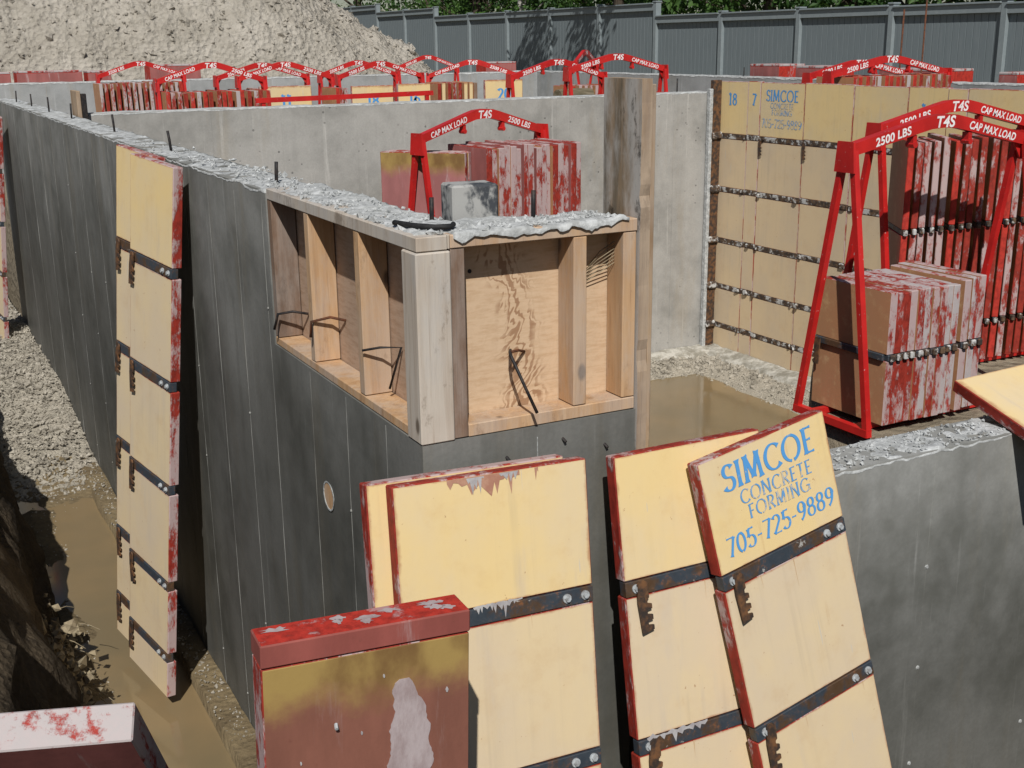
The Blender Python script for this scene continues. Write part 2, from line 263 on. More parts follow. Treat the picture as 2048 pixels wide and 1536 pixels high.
# ------------------------------------------------------------------ mesh helpers
class MB:
    def __init__(s): s.v = []; s.f = []; s.mi = []
    def add(s, vs, fs, mi=0):
        o = len(s.v); s.v += [tuple(p) for p in vs]
        for k, f in enumerate(fs):
            s.f.append(tuple(o + i for i in f)); s.mi.append(mi[k] if isinstance(mi, (list, tuple)) else mi)
        return s
    def box(s, a, b, mi=0, mat=None):
        x0, y0, z0 = a; x1, y1, z1 = b
        vs = [(x0, y0, z0), (x1, y0, z0), (x1, y1, z0), (x0, y1, z0), (x0, y0, z1), (x1, y0, z1), (x1, y1, z1), (x0, y1, z1)]
        if mat: vs = [mat @ Vector(p) for p in vs]
        return s.add(vs, [(0, 3, 2, 1), (4, 5, 6, 7), (0, 1, 5, 4), (1, 2, 6, 5), (2, 3, 7, 6), (3, 0, 4, 7)], mi)
    def cbox(s, a, b, c=0.003, mi=(0, 0, 0, 0, 0, 0), ch=0, mat=None):
        # chamfered box; mi = materials of -y,+y,-x,+x,-z,+z faces; ch = chamfer material
        lo = Vector(a); hi = Vector(b); vs = []; idx = {}
        for ix in (0, 1):
            for iy in (0, 1):
                for iz in (0, 1):
                    sx, sy, sz = (1 if ix == 0 else -1), (1 if iy == 0 else -1), (1 if iz == 0 else -1)
                    p = Vector((hi.x if ix else lo.x, hi.y if iy else lo.y, hi.z if iz else lo.z))
                    for ax in range(3):
                        q = p.copy()
                        for k, sg in enumerate((sx, sy, sz)):
                            if k != ax: q[k] += sg * c
                        idx[(ix, iy, iz, ax)] = len(vs); vs.append(q)
        if mat: vs = [mat @ p for p in vs]
        F = []; MI = []
        I = lambda a_, b_, c_, ax: idx[(a_, b_, c_, ax)]
        F += [(I(0,0,0,1), I(1,0,0,1), I(1,0,1,1), I(0,0,1,1))]; MI.append(mi[0])
        F += [(I(1,1,0,1), I(0,1,0,1), I(0,1,1,1), I(1,1,1,1))]; MI.append(mi[1])
        F += [(I(0,1,0,0), I(0,0,0,0), I(0,0,1,0), I(0,1,1,0))]; MI.append(mi[2])
        F += [(I(1,0,0,0), I(1,1,0,0), I(1,1,1,0), I(1,0,1,0))]; MI.append(mi[3])
        F += [(I(0,1,0,2), I(1,1,0,2), I(1,0,0,2), I(0,0,0,2))]; MI.append(mi[4])
        F += [(I(0,0,1,2), I(1,0,1,2), I(1,1,1,2), I(0,1,1,2))]; MI.append(mi[5])
        for a_ in (0, 1):
            for b_ in (0, 1):
                F.append((I(0,a_,b_,1), I(1,a_,b_,1), I(1,a_,b_,2), I(0,a_,b_,2))); MI.append(ch)
                F.append((I(a_,0,b_,0), I(a_,1,b_,0), I(a_,1,b_,2), I(a_,0,b_,2))); MI.append(ch)
                F.append((I(a_,b_,0,0), I(a_,b_,1,0), I(a_,b_,1,1), I(a_,b_,0,1))); MI.append(ch)
        for a_ in (0, 1):
            for b_ in (0, 1):
                for c_ in (0, 1): F.append((I(a_,b_,c_,0), I(a_,b_,c_,1), I(a_,b_,c_,2))); MI.append(ch)
        return s.add(vs, F, MI)
    def bar(s, p0, p1, w, h=None, up=(0, 0, 1), mi=0):
        p0 = Vector(p0); p1 = Vector(p1); d = p1 - p0; L = d.length; d.normalize(); h = h or w
        u = Vector(up); x = d.cross(u)
        if x.length < 1e-4: x = d.cross(Vector((0, 1, 0)))
        x.normalize(); u = x.cross(d)
        m = Matrix((x, d, u)).transposed().to_4x4(); m.translation = p0
        return s.box((-w / 2, 0, -h / 2), (w / 2, L, h / 2), mi, m)
    def tube(s, pts, r, n=8, mi=0, cap=True):
        pts = [Vector(p) for p in pts]; rs = r if isinstance(r, (list, tuple)) else [r] * len(pts); o = len(s.v); vs = []; fs = []
        for i, p in enumerate(pts):
            d = (pts[min(i + 1, len(pts) - 1)] - pts[max(i - 1, 0)]).normalized()
            x = d.cross(Vector((0.13, 0.21, 0.97)))
            if x.length < 0.05: x = d.cross(Vector((1, 0, 0)))
            x.normalize(); y = d.cross(x)
            for k in range(n):
                a = 2 * PI * k / n; vs.append(p + (x * math.cos(a) + y * math.sin(a)) * rs[i])
        for i in range(len(pts) - 1):
            for k in range(n): fs.append((i * n + k, i * n + (k + 1) % n, (i + 1) * n + (k + 1) % n, (i + 1) * n + k))
        if cap: fs.append(tuple(range(n - 1, -1, -1))); fs.append(tuple((len(pts) - 1) * n + k for k in range(n)))
        return s.add(vs, fs, mi)
    def extrude(s, poly, y0, y1, mi=0, mat=None):
        # polygon in x,z extruded along y
        n = len(poly); vs = [(p[0], y0, p[1]) for p in poly] + [(p[0], y1, p[1]) for p in poly]
        if mat: vs = [mat @ Vector(p) for p in vs]
        fs = [tuple(range(n)), tuple(range(2 * n - 1, n - 1, -1))] + [(i, i + n, (i + 1) % n + n, (i + 1) % n) for i in range(n)]
        return s.add(vs, fs, mi)
    def mesh(s, name, mats):
        me = bpy.data.meshes.new(name); me.from_pydata(s.v, [], s.f)
        for m in mats: me.materials.append(m)
        if len(mats) > 1: me.polygons.foreach_set('material_index', s.mi)
        bm = bmesh.new(); bm.from_mesh(me); bmesh.ops.recalc_face_normals(bm, faces=bm.faces); bm.to_mesh(me); bm.free()
        return me
    def build(s, name, mats, parent=None, smooth=False, loc=None):
        if not isinstance(mats, (list, tuple)): mats = [mats]
        return link(name, s.mesh(name, mats), parent, smooth, loc)
def link(name, me, parent=None, smooth=False, loc=None):
    o = bpy.data.objects.new(name, me); COL.objects.link(o)
    if smooth:
        for p in me.polygons: p.use_smooth = True
    if parent: o.parent = parent
    if loc is not None: o.location = loc
    return o
def tag(o, label=None, cat=None, group=None, kind=None):
    if label: o['label'] = label
    if cat: o['category'] = cat
    if group: o['group'] = group
    if kind: o['kind'] = kind
    return o
def empty(name, loc=(0, 0, 0), mat=None):
    o = bpy.data.objects.new(name, None); COL.objects.link(o); o.empty_display_size = 0.1
    if mat is not None: o.matrix_world = mat
    else: o.location = loc
    return o
def copy_tree(o, parent=None):
    c = o.copy(); COL.objects.link(c); c.parent = parent
    for ch in list(o.children): copy_tree(ch, c)
    return c
def nz(x, y, z, sc=1.0): return noise.fractal(Vector((x * sc, y * sc, z * sc)), 1.0, 2.0, 4)
def frame(TL, u, v):
    u = Vector(u).normalized(); v = Vector(v); v = (v - u * v.dot(u)).normalized(); z = -v; y = z.cross(u)
    m = Matrix((u, y, z)).transposed().to_4x4(); m.translation = Vector(TL); return m

# ------------------------------------------------------------------ lettering
def arc(cx, cy, rx, ry, a0, a1, n=14): return [(cx + rx * math.cos(math.radians(a0 + (a1 - a0) * i / n)), cy + ry * math.sin(math.radians(a0 + (a1 - a0) * i / n))) for i in range(n + 1)]
GL = {
 'S': (.52, [arc(.27, .74, .21, .23, 25, 180, 10) + arc(.27, .74, .21, .23, 180, 262, 5)[1:] + arc(.25, .27, .24, .25, 75, -90, 10)[1:] + arc(.25, .27, .24, .25, -90, -158, 5)[1:]]),
 'I': (.20, [[(.10, 0), (.10, 1)]]),
 'M': (.92, [[(.10, 0), (.16, 1)], [(.16, 1), (.45, .12)], [(.45, .12), (.74, 1)], [(.74, 1), (.82, 0)]]),
 'C': (.78, [arc(.46, .5, .40, .48, 42, 318, 22)]),
 'O': (.92, [arc(.46, .5, .41, .48, 80, 262, 16), arc(.46, .5, .41, .48, -82, 78, 16)]),
 'E': (.56, [[(.12, 0), (.12, 1)], [(.12, .97), (.50, .97)], [(.12, .52), (.42, .52)], [(.12, .03), (.52, .03)]]),
 'N': (.80, [[(.10, 0), (.10, 1)], [(.10, 1), (.68, 0)], [(.68, 0), (.68, 1)]]),
 'R': (.66, [[(.12, 0), (.12, 1)], [(.12, .97)] + arc(.28, .74, .26, .23, 90, -90, 10) + [(.12, .51)], [(.28, .50), (.62, 0)]]),
 'T': (.62, [[(.31, 0), (.31, .97)], [(.02, .97), (.60, .97)]]),
 'F': (.52, [[(.12, 0), (.12, 1)], [(.12, .97), (.48, .97)], [(.12, .52), (.40, .52)]]),
 'G': (.84, [arc(.46, .5, .40, .48, 42, 330, 22), [(.80, .08), (.80, .46)], [(.56, .46), (.82, .46)]]),
 '0': (.62, [arc(.31, .5, .25, .48, 82, 264, 14), arc(.31, .5, .25, .48, -84, 80, 14)]),
 '1': (.40, [[(.22, 0), (.22, 1)], [(.06, .86), (.22, 1)], [(.08, .02), (.36, .02)]]),
 '2': (.58, [arc(.28, .74, .22, .24, 160, -30, 10) + [(.06, .03)], [(.06, .03), (.54, .03)]]),
 '5': (.56, [[(.46, .97), (.14, .97)], [(.14, .97), (.11, .56)], [(.11, .56)] + arc(.25, .31, .25, .30, 100, -150, 14)]),
 '6': (.58, [arc(.60, .30, .52, .70, 100, 180, 8) + arc(.29, .28, .22, .27, 180, 530, 18)]),
 '7': (.54, [[(.04, .97), (.52, .97)], [(.50, .97), (.20, 0)]]),
 '8': (.58, [arc(.29, .75, .19, .22, -90, 268, 18), arc(.29, .27, .23, .26, 90, 448, 20)]),
 '9': (.58, [arc(.29, .71, .22, .27, 0, 358, 18), arc(.02, .70, .50, .70, 0, -70, 8)]),
 '-': (.36, [[(.04, .42), (.32, .42)]]),
}
def stencil(mb, text, x, z, h, y, thick=0.17, thin=0.07, track=0.10, slope=0.0, mi=0, serif=True):
    k = 0
    total = sum(GL[c][0] + track for c in text) - track
    cx = x - total * h / 2
    for c in text:
        wd, strokes = GL[c]
        for st in strokes:
            pts = []
            for a, b in zip(st, st[1:]):
                n = max(1, int(math.hypot(b[0] - a[0], b[1] - a[1]) / 0.12))
                for i in range(n): pts.append((a[0] + (b[0] - a[0]) * i / n, a[1] + (b[1] - a[1]) * i / n))
            pts.append(st[-1]); L = len(pts); vs = []; k += 1
            for i, p in enumerate(pts):
                q0 = pts[max(0, i - 1)]; q1 = pts[min(L - 1, i + 1)]; dx, dz = q1[0] - q0[0], q1[1] - q0[1]; d = math.hypot(dx, dz) or 1
                dx /= d; dz /= d; w = thin + (thick - thin) * min(1, abs(dz + 0.12 * dx)) ** 1.2
                e = min(math.hypot(p[0] - pts[0][0], p[1] - pts[0][1]), math.hypot(p[0] - pts[-1][0], p[1] - pts[-1][1]))
                if serif: w *= 1 + 0.65 * math.exp(-(e / 0.07) ** 2)
                for sg in (1, -1):
                    px, pz = p[0] - dz * w / 2 * sg, p[1] + dx * w / 2 * sg
                    lx = cx + px * h; vs.append((lx, y - 0.0002 * (k % 4), z + pz * h + slope * (lx - x)))
            mb.add(vs, [(2 * i, 2 * i + 1, 2 * i + 3, 2 * i + 2) for i in range(L - 1)], mi)
        cx += (wd + track) * h
_txt = {}
def text_mesh(body):
    if body in _txt: return _txt[body]
    c = bpy.data.curves.new('lettering', 'FONT'); c.body = body; c.size = 1.0; c.align_x = 'CENTER'; c.offset = 0.028; c.shear = 0.15; c.space_character = 1.05
    o = bpy.data.objects.new('lettering_source', c); COL.objects.link(o)
    dg = bpy.context.evaluated_depsgraph_get(); me = bpy.data.meshes.new_from_object(o.evaluated_get(dg))
    r = ([tuple(v.co) for v in me.vertices], [tuple(p.vertices) for p in me.polygons]); bpy.data.objects.remove(o); bpy.data.curves.remove(c); bpy.data.meshes.remove(me)
    _txt[body] = r; return r

# ================================================================== SETTING: terrain
ZT = 2.59
def grid(name, x0, x1, y0, y1, nx, ny, fz, mat, fx=None, smooth=True):
    vs = []; fs = []
    for j in range(ny + 1):
        for i in range(nx + 1):
            x = x0 + (x1 - x0) * i / nx; y = y0 + (y1 - y0) * j / ny
            z = fz(x, y)
            if fx: x, y = fx(x, y, z)
            vs.append((x, y, z))
    for j in range(ny):
        for i in range(nx):
            a = j * (nx + 1) + i; fs.append((a, a + 1, a + nx + 2, a + nx + 1))
    mb = MB().add(vs, fs); me = bpy.data.meshes.new(name); me.from_pydata(vs, [], fs); me.materials.append(mat)
    return link(name, me, None, smooth)
# outer ground well beyond the walls, one sheet with the dig left open
def g_out(x, y): return 2.15 + 0.08 * nz(x, y, 0, 0.25)
gm = MB()
gv = []; 
xs = [-160, -40, -6, 0.0, 1.0, 11.2, 30, 220]; ys = [-120, -30, -2.0, 1.0, 19.8, 40, 70, 260]
for j, y in enumerate(ys):
    for i, x in enumerate(xs): gv.append((x, y, 1.42 if (y < 19 and x < 11) else 2.15))
gf = []
for j in range(len(ys) - 1):
    for i in range(len(xs) - 1):
        x, y = xs[i], ys[j]
        if -6 <= x < 11.2 and -2 <= y < 19.8: continue
        a = j * len(xs) + i; gf.append((a, a + 1, a + len(xs) + 1, a + len(xs)))
gm.add(gv, gf); tag(gm.build('ground', M['ground']), kind='structure')
# earth bank left of the trench and ground under the photographer
def bank_profile():
    vs = []; fs = []; ny, nu = 170, 34
    for j in range(ny + 1):
        y = -2.0 + 21.8 * j / ny
        back = max(0.0, (y - 10.6)) * 0.35
        foot = 0.50 + 0.014 * max(0, y - 4.5) - min(back, 1.4) + 0.09 * nz(0, y, 3, 1.3)
        top = 0.98 + 0.22 * nz(1, y, 0, 0.7) + (0.35 if y < 3 else 0)
        if y > 10: top = min(top, 0.9)
        for i in range(nu + 1):
            t = i / nu
            if t < 0.5:
                s = t / 0.5; x = foot - 0.34 * s ** 1.3; z = -0.16 + (top + 0.16) * s ** 0.8
            else:
                s = (t - 0.5) / 0.5; x = foot - 0.34 - (5.66 + foot) * s ** 1.6; z = top + (1.42 - top) * min(1, s * 2.0)
            x += 0.07 * nz(x, y, z, 2.6) * (1 if i > 0 else 0) + 0.03 * nz(x, y, z, 9); z += 0.05 * nz(y, x, z, 3.5)
            if j == 0 or i == nu: z = 1.42
            vs.append((x, y, z))
    for j in range(ny):
        for i in range(nu):
            a = j * (nu + 1) + i; fs.append((a, a + nu + 1, a + nu + 2, a + 1))
    me = bpy.data.meshes.new('earth_bank'); me.from_pydata(vs, [], fs); me.materials.append(M['bank'])
    return link('earth_bank', me, None, True)
tag(bank_profile(), kind='structure')
# ground in front of the wall, behind the camera's feet
tag(grid('near_ground', 0.1, 11.2, -2.0, 1.25, 60, 24, lambda x, y: (1.42 if y < 0.9 else 1.42 - 1.6 * ((y - 0.9) / 0.35) ** 1.2) + 0.04 * nz(x, y, 0, 2), M['bank']), kind='structure')
# trench floor
def trench(x, y):
    z = -0.06 + 0.035 * nz(x, y, 0, 1.8) + 0.012 * nz(x, y, 2, 9)
    if y > 8.0: z += 0.30 * min(1, (y - 8.0) / 3.2) * (0.55 + 0.45 * min(1, max(0, (x - 0.2) / 0.9)))
    z += 0.05 * max(0, nz(x, y, 5, 0.8)) * (1 if 6.3 < y else 0.2)
    if 5.6 < y < 8.4 and x < 0.8: z += 0.05 * max(0, 1 - abs(x - 0.62) / 0.2)
    return z
tag(grid('trench_floor', -1.6, 1.188, 1.0, 19.2, 70, 300, trench, M['mud']), kind='structure')
tag(grid('trench_floor', 1.19, 8.0, 1.0, 2.80, 60, 20, lambda x, y: -0.14 + 0.02 * nz(x, y, 0, 2), M['mud']), kind='structure')
gv_ = grid('gravel_bed', 0.35, 1.186, 8.75, 15.5, 40, 220, lambda x, y: trench(x, y) + 0.035 * min(1, (y - 8.75) / 0.8) * (0.55 + 1.1 * nz(x, y, 8, 1.1)) + 0.01 * nz(x, y, 0, 14), M['gravel'])
tag(gv_, kind='structure')
w1 = grid('trench_water', -0.2, 1.10, 1.0, 9.2, 10, 40, lambda x, y: -0.02, M['water']); tag(w1, kind='structure')
# footing along the outside of the left wall
tag(grid('wall_footing', 1.045, 1.188, 2.2, 9.4, 8, 260, lambda x, y: (0.045 if x > 1.06 else -0.12) + 0.012 * nz(x, y, 0, 5) + 0.006 * nz(x, y, 0, 22), M['mud'], lambda x, y, z: (x + 0.012 * nz(0, y, 0, 2), y)), kind='structure')
# interior floor, with the flooded corner
def infl(x, y):
    z = -0.16 + 0.02 * nz(x, y, 0, 1.5)
    e = min(max(0, (x - 6.65) / 0.5), 1); e2 = min(max(0, (y - 8.95) / 0.55), 1)
    z += 0.17 * max(e, e2) ** 0.8 + 0.015 * nz(x, y, 1, 7) * max(e, e2)
    return z
tag(grid('inner_floor', 1.40, 7.366, 2.99, 9.655, 110, 120, infl, M['gravel']), kind='structure')
tag(grid('flood_water', 1.42, 7.30, 3.0, 9.60, 20, 20, lambda x, y: -0.075, M['water_in']), kind='structure')
# concrete footing band at the foot of the back wall and panel wall
def foot_band():
    mb = MB(); vs = []; fs = []
    def strip(p0, p1, inward, w, n):
        o = len(vs); p0 = Vector(p0); p1 = Vector(p1); iw = Vector(inward)
        for i in range(n + 1):
            p = p0.lerp(p1, i / n)
            for k, (q, z) in enumerate(((0, 0.075), (0.35, 0.06), (0.8, 0.03), (1.0, -0.05))):
                ww = w * (1 + 0.35 * nz(p.x, p.y, 1, 2.0)); a = p + iw * ww * q
                vs.append((a.x, a.y, z + 0.015 * nz(a.x, a.y, k, 8)))
        for i in range(n):
            for k in range(3): a = o + i * 4 + k; fs.append((a, a + 4, a + 5, a + 1))
    strip((1.45, 9.655, 0), (7.366, 9.655, 0), (0, -1, 0), 0.22, 150)
    strip((7.366, 9.655, 0), (7.366, 3.2, 0), (-1, 0, 0), 0.20, 150)
    mb.add(vs, fs); return mb.build('inner_footing', M['foot'], None, True)
tag(foot_band(), kind='structure')
# raised soil inside under the racks
def rise(name, x0, x1, y0, y1, zt, fa=None, fb=None):
    def f(x, y):
        d = min(x - (fa(y) if fa else x0), (fb(y) if fb else x1) - x, y - y0, y1 - y); s = min(1, max(0, d / 0.04)); return -0.3 + (zt + 0.3) * s + (0.006 * nz(x, y, 0, 3) - 0.006 if s == 1 else 0)
    return tag(grid(name, x0, x1, y0, y1, int((x1 - x0) / 0.035), int((y1 - y0) / 0.05), f, M['ground']), kind='structure')
ZA = 1.235
rise('soil_shelf', 3.96, 7.2, 3.85, 5.35, ZA, lambda y: max(3.97, .90 * y))
rise('soil_terrace', 1.40, 5.3, 6.6, 9.60, 1.02, None, lambda y: .60 * y)
rise('rear_fill', 1.42, 10.7, 9.9, 19.2, 1.25)
# spoil heap
def heap(x, y):
    r = 0.0
    h = 6.2 * math.exp(-((x - 1.0) / 7.0) ** 4) 
    yy = (y - 20.8); rise_ = 1 - math.exp(-max(0, yy) / 3.4)
    edge = max(0.0, min(1.0, (11.15 - 0.10 * (y - 20) - x + 0.35 * nz(0, y, 0, 0.5)) / 4.6))
    z = 2.05 + 6.5 * rise_ * edge ** 1.05 * (1 if x > -12 else max(0, (x + 18) / 6))
    z += (0.30 * nz(x, y, 0, 0.45) + 0.14 * nz(x, y, 4, 1.3) + 0.07 * nz(x, y, 6, 4.0) + 0.035 * nz(x, y, 2, 11)) * min(1, edge * 4) * min(1, max(0.15, yy * 1.5))
    return z
tag(grid('spoil_heap', -14, 11.6, 20.3, 34, 420, 170, heap, M['pile']), kind='structure')
def clods(name, fn, n, smin, smax, mat, seed, kindlab=None, parent=None):
    rd = random.Random(seed); mb = MB(); base = [Vector(p) for p in ((1,0,0),(-1,0,0),(0,1,0),(0,-1,0),(0,0,1),(0,0,-1))]
    F = [(0,2,4),(2,1,4),(1,3,4),(3,0,4),(2,0,5),(1,2,5),(3,1,5),(0,3,5)]
    for _ in range(n):
        p = fn(rd)
        if p is None: continue
        s = rd.uniform(smin, smax) * (1 if rd.random() < .85 else 1.8); R = Matrix.Rotation(rd.uniform(0, 6.28), 3, (rd.uniform(-1, 1), rd.uniform(-1, 1), rd.uniform(.1, 1)))
        sc = Vector((rd.uniform(.6, 1.3), rd.uniform(.6, 1.3), rd.uniform(.45, .9)))
        mb.add([Vector(p) + R @ Vector((b.x * sc.x, b.y * sc.y, b.z * sc.z)) * s * rd.uniform(.8, 1.15) for b in base], F)
    return tag(mb.build(name, mat, parent), kind='stuff')
def heap_pt(rd):
    x = rd.uniform(-6, 11.0); y = 20.6 + abs(rd.gauss(0, 4)); return (x, y, heap(x, y))
o = clods('soil_clods', heap_pt, 9000, 0.012, 0.05, M['pile'], 3); tag(o, 'loose lumps of dry soil strewn over the spoil heap', 'soil lumps')
def grav_pt(rd):
    x = rd.uniform(0.4, 1.18); y = rd.uniform(8.6, 14.5); return (x, y, trench(x, y) + 0.05 * min(1, max(0, (y - 8.75) / 0.8)))
o = clods('trench_gravel', grav_pt, 5200, 0.006, 0.017, M['stone'], 4); tag(o, 'pale crushed stone heaped beside the foot of the long wall', 'gravel')
def in_pt(rd):
    if rd.random() < .5: x = rd.uniform(5.6, 7.3); y = 9.58 - abs(rd.gauss(0, .28))
    else: x = 7.28 - abs(rd.gauss(0, .26)); y = rd.uniform(6.0, 9.5)
    return (x, y, infl(x, y) + 0.005)
o = clods('pool_gravel', in_pt, 2600, 0.008, 0.022, M['stone'], 5); tag(o, 'wet gravel along the edge of the flooded corner', 'gravel')
def mud_pt(rd):
    x = rd.uniform(0.5, 1.03); y = rd.uniform(4.8, 9.0); return (x, y, trench(x, y)) if rd.random() < .6 else (rd.uniform(1.06, 1.18), y, .05)
o = clods('trench_pebbles', mud_pt, 1400, 0.003, 0.009, M['stone'], 6); tag(o, 'scattered pebbles on the muddy trench bottom', 'pebbles')

# ================================================================== WALLS
def cap(name, x0, x1, y0, y1, z, res, amp, parent, mat='cap', lip=0.010, drop=0.03, seed=0.0, lipfn=None):
    nx = max(4, int((x1 - x0) / res)); ny = max(4, int((y1 - y0) / res)); vs = []; fs = []; idx = {}
    for j in range(ny + 1):
        for i in range(nx + 1):
            x = x0 + (x1 - x0) * i / nx; y = y0 + (y1 - y0) * j / ny
            d = min(x - x0, x1 - x, y - y0, y1 - y)
            zz = z + amp * (0.7 * nz(x, y, seed, 7) + (0.5 * nz(x, y, seed + 3, 19) if res < .02 else 0) + 0.4 * nz(x, y, seed, 2)) - (0.006 if d < 1e-6 else 0)
            ox = (-1 if i == 0 else 1 if i == nx else 0) * lip * (0.3 + 0.25 * nz(x, y, seed, 8)); oy = (-1 if j == 0 else 1 if j == ny else 0) * lip * (0.3 + 0.25 * nz(x, y, seed + 1, 8))
            idx[i, j] = len(vs); vs.append((x + ox, y + oy, zz))
    for j in range(ny):
        for i in range(nx): fs.append((idx[i, j], idx[i + 1, j], idx[i + 1, j + 1], idx[i, j + 1]))
    ring = [(i, 0) for i in range(nx)] + [(nx, j) for j in range(ny)] + [(i, ny) for i in range(nx, 0, -1)] + [(0, j) for j in range(ny, 0, -1)]
    o = len(vs)
    for (i, j) in ring:
        x, y, zz = vs[idx[i, j]]; dd = drop * (0.75 + 0.5 * nz(x, y, seed + 5, 5) + 0.45 * nz(x, y, seed + 5, 23))
        if lipfn: dd += lipfn(x, y)
        vs.append((x, y, zz - dd))
    n = len(ring)
    for k in range(n):
        a = idx[ring[k]]; b = idx[ring[(k + 1) % n]]; fs.append((b, a, o + k, o + (k + 1) % n))
    me = bpy.data.meshes.new(name); me.from_pydata(vs, [], fs); me.materials.append(M[mat]); return link(name, me, parent, True)
def crumbs(name, fn, n, s0, s1, parent, seed): o = clods(name, fn, n, s0, s1, M['cap'], seed, None, parent); return o
def rebar(p, h, lean, parent, r=0.0065, mat='rebar'):
    mb = MB(); q = Vector(p); mb.tube([q - Vector((0, 0, .03)), q + Vector((lean[0] * h * .5, lean[1] * h * .5, h * .5)), q + Vector((lean[0] * h, lean[1] * h, h))], r, 8)
    return mb.build('rebar_stub', M[mat], parent, True)

# ---- tall outer wall with the corner window opening
CX, CY, TH, ZL = 1.19, 2.79, 0.20, 2.03
wl = empty('foundation_wall', (CX, CY, -0.3)); tag(wl, 'tall grey concrete foundation wall with boxed window opening at its corner', 'concrete wall')
def sub(o, parent):      # parent while keeping world coordinates
    o.parent = parent; o.matrix_parent_inverse = parent.matrix_basis.inverted(); return o
mb = MB()
mb.box((CX, 4.105, -0.3), (CX + TH, 13.6, ZT - 0.012))
mb.box((CX, CY, -0.3), (CX + TH, 4.105, ZL)); mb.box((CX + TH, CY, -0.3), (1.866, CY + 0.19, ZL))
mb.box((CX + 0.106, CY + 0.106, ZL), (CX + TH, 4.105, ZT - 0.012)); mb.box((CX + TH, CY + 0.106, ZL), (1.866, CY + 0.19, ZT - 0.012))
sub(mb.build('wall_body', M['conc_left']), wl)
c1 = cap('wall_top', CX, CX + TH, 4.105, 13.6, ZT - 0.010, 0.018, 0.011, None, lip=0.003, drop=0.009); sub(c1, wl)
c2 = cap('wall_top', CX + 0.018, CX + TH, CY + 0.045, 4.10, ZT + 0.002, 0.011, 0.016, None, lip=0.012, drop=0.012, seed=4.0, lipfn=lambda x, y: 0); sub(c2, wl)
def lipf(x, y): return (0.030 * max(0, nz(x, 1, 0, 6) + 0.25) * (1 if x < 1.72 else .3) + 0.018 * max(0, nz(x, 2, 0, 17))) if y < CY + 0.01 else 0.0
c3 = cap('wall_top', 1.30, 1.83, CY - 0.002, CY + 0.19, ZT + 0.004, 0.009, 0.013, None, lip=0.010, drop=0.008, seed=9.0, lipfn=lipf); sub(c3, wl)
def cr1(rd):
    if rd.random() < .55: x = rd.uniform(CX + .01, CX + TH - .01); y = CY + .06 + abs(rd.gauss(0, 1.7))
    else: x = rd.uniform(1.24, 1.82); y = rd.uniform(CY + .01, CY + .17)
    return (x, y, ZT + 0.004)
sub(crumbs('concrete_crumbs', cr1, 900, 0.0025, 0.0085, None, 11), wl)
# vertical form-joint fins on the outer face
for k, y in enumerate((3.05, 3.38, 3.72, 4.16, 4.52, 4.93, 5.35, 5.78, 6.22, 6.7, 7.2, 7.75, 8.3, 8.95, 9.6, 10.3, 11.1, 12.0)):
    mb = MB(); hi = (ZL - 0.012) if y < 4.1 else ZT - 0.05; pts = [-0.25 + (hi + 0.25) * i / 26 for i in range(27)]
    vs = []
    for i, z in enumerate(pts):
        w = 0.0010 + 0.0014 * abs(nz(y, z, 0, 5)); yy = y + 0.004 * nz(y, z, 2, 2); d = 0.0004 + 0.0022 * abs(nz(y, z, 7, 4)); vs += [(CX + 0.001, yy - w, z), (CX - d, yy, z), (CX + 0.001, yy + w, z)]
    mb.add(vs, [q for i in range(26) for q in ((3*i, 3*i+1, 3*i+4, 3*i+3), (3*i+1, 3*i+2, 3*i+5, 3*i+4))]); sub(mb.build('form_joint_fin', M['fin']), wl)
    if y < 9:
        for z in (0.25, 0.7, 1.2, 1.65) + ((2.15,) if y > 4.1 else ()):
            if random.random() < .4: continue
            mb = MB(); zz = z + 0.06 * nz(y, z, 0, 9); mb.tube([(CX + .004, y, zz), (CX - 0.004, y, zz)], [0.007, 0.004], 7); sub(mb.build('tie_stub', M['fin']), wl)
for x, z in ((1.44, 1.96), (1.62, 1.985), (1.76, 1.945), (1.45, 1.40), (1.80, 1.60)):
    mb = MB(); mb.tube([(x, CY + .01, z), (x + .006, CY - 0.012, z - .012)], [0.006, 0.004], 6); sub(mb.build('tie_stub', M['rebar']), wl)
mb = MB(); vs = [];
for i in range(21):
    z = -0.2 + 2.2 * i / 20; w = 0.0016 + .0012 * abs(nz(1, z, 0, 5)); vs += [(1.54 - w, CY + .001, z), (1.54, CY - .003, z), (1.54 + w, CY + .001, z)]
mb.add(vs, [q for i in range(20) for q in ((3*i, 3*i+1, 3*i+4, 3*i+3), (3*i+1, 3*i+2, 3*i+5, 3*i+4))]); sub(mb.build('form_joint_fin', M['cap']), wl)
for (x, y, h, l) in ((1.33, 3.0, .075, (.02, .02)), (1.60, 2.915, .085, (.02, 0)), (1.285, 4.28, .075, (.05, -.06)), (1.29, 6.0, .09, (-.1, .1)), (1.30, 7.55, .10, (-.05, .1)), (1.31, 9.3, .10, (.03, 0)), (1.30, 10.4, .11, (0, .1)), (1.31, 11.6, .10, (0, 0)), (1.29, 12.6, .10, (.05, 0))):
    sub(rebar((x, y, ZT - .005), h, l, None), wl)
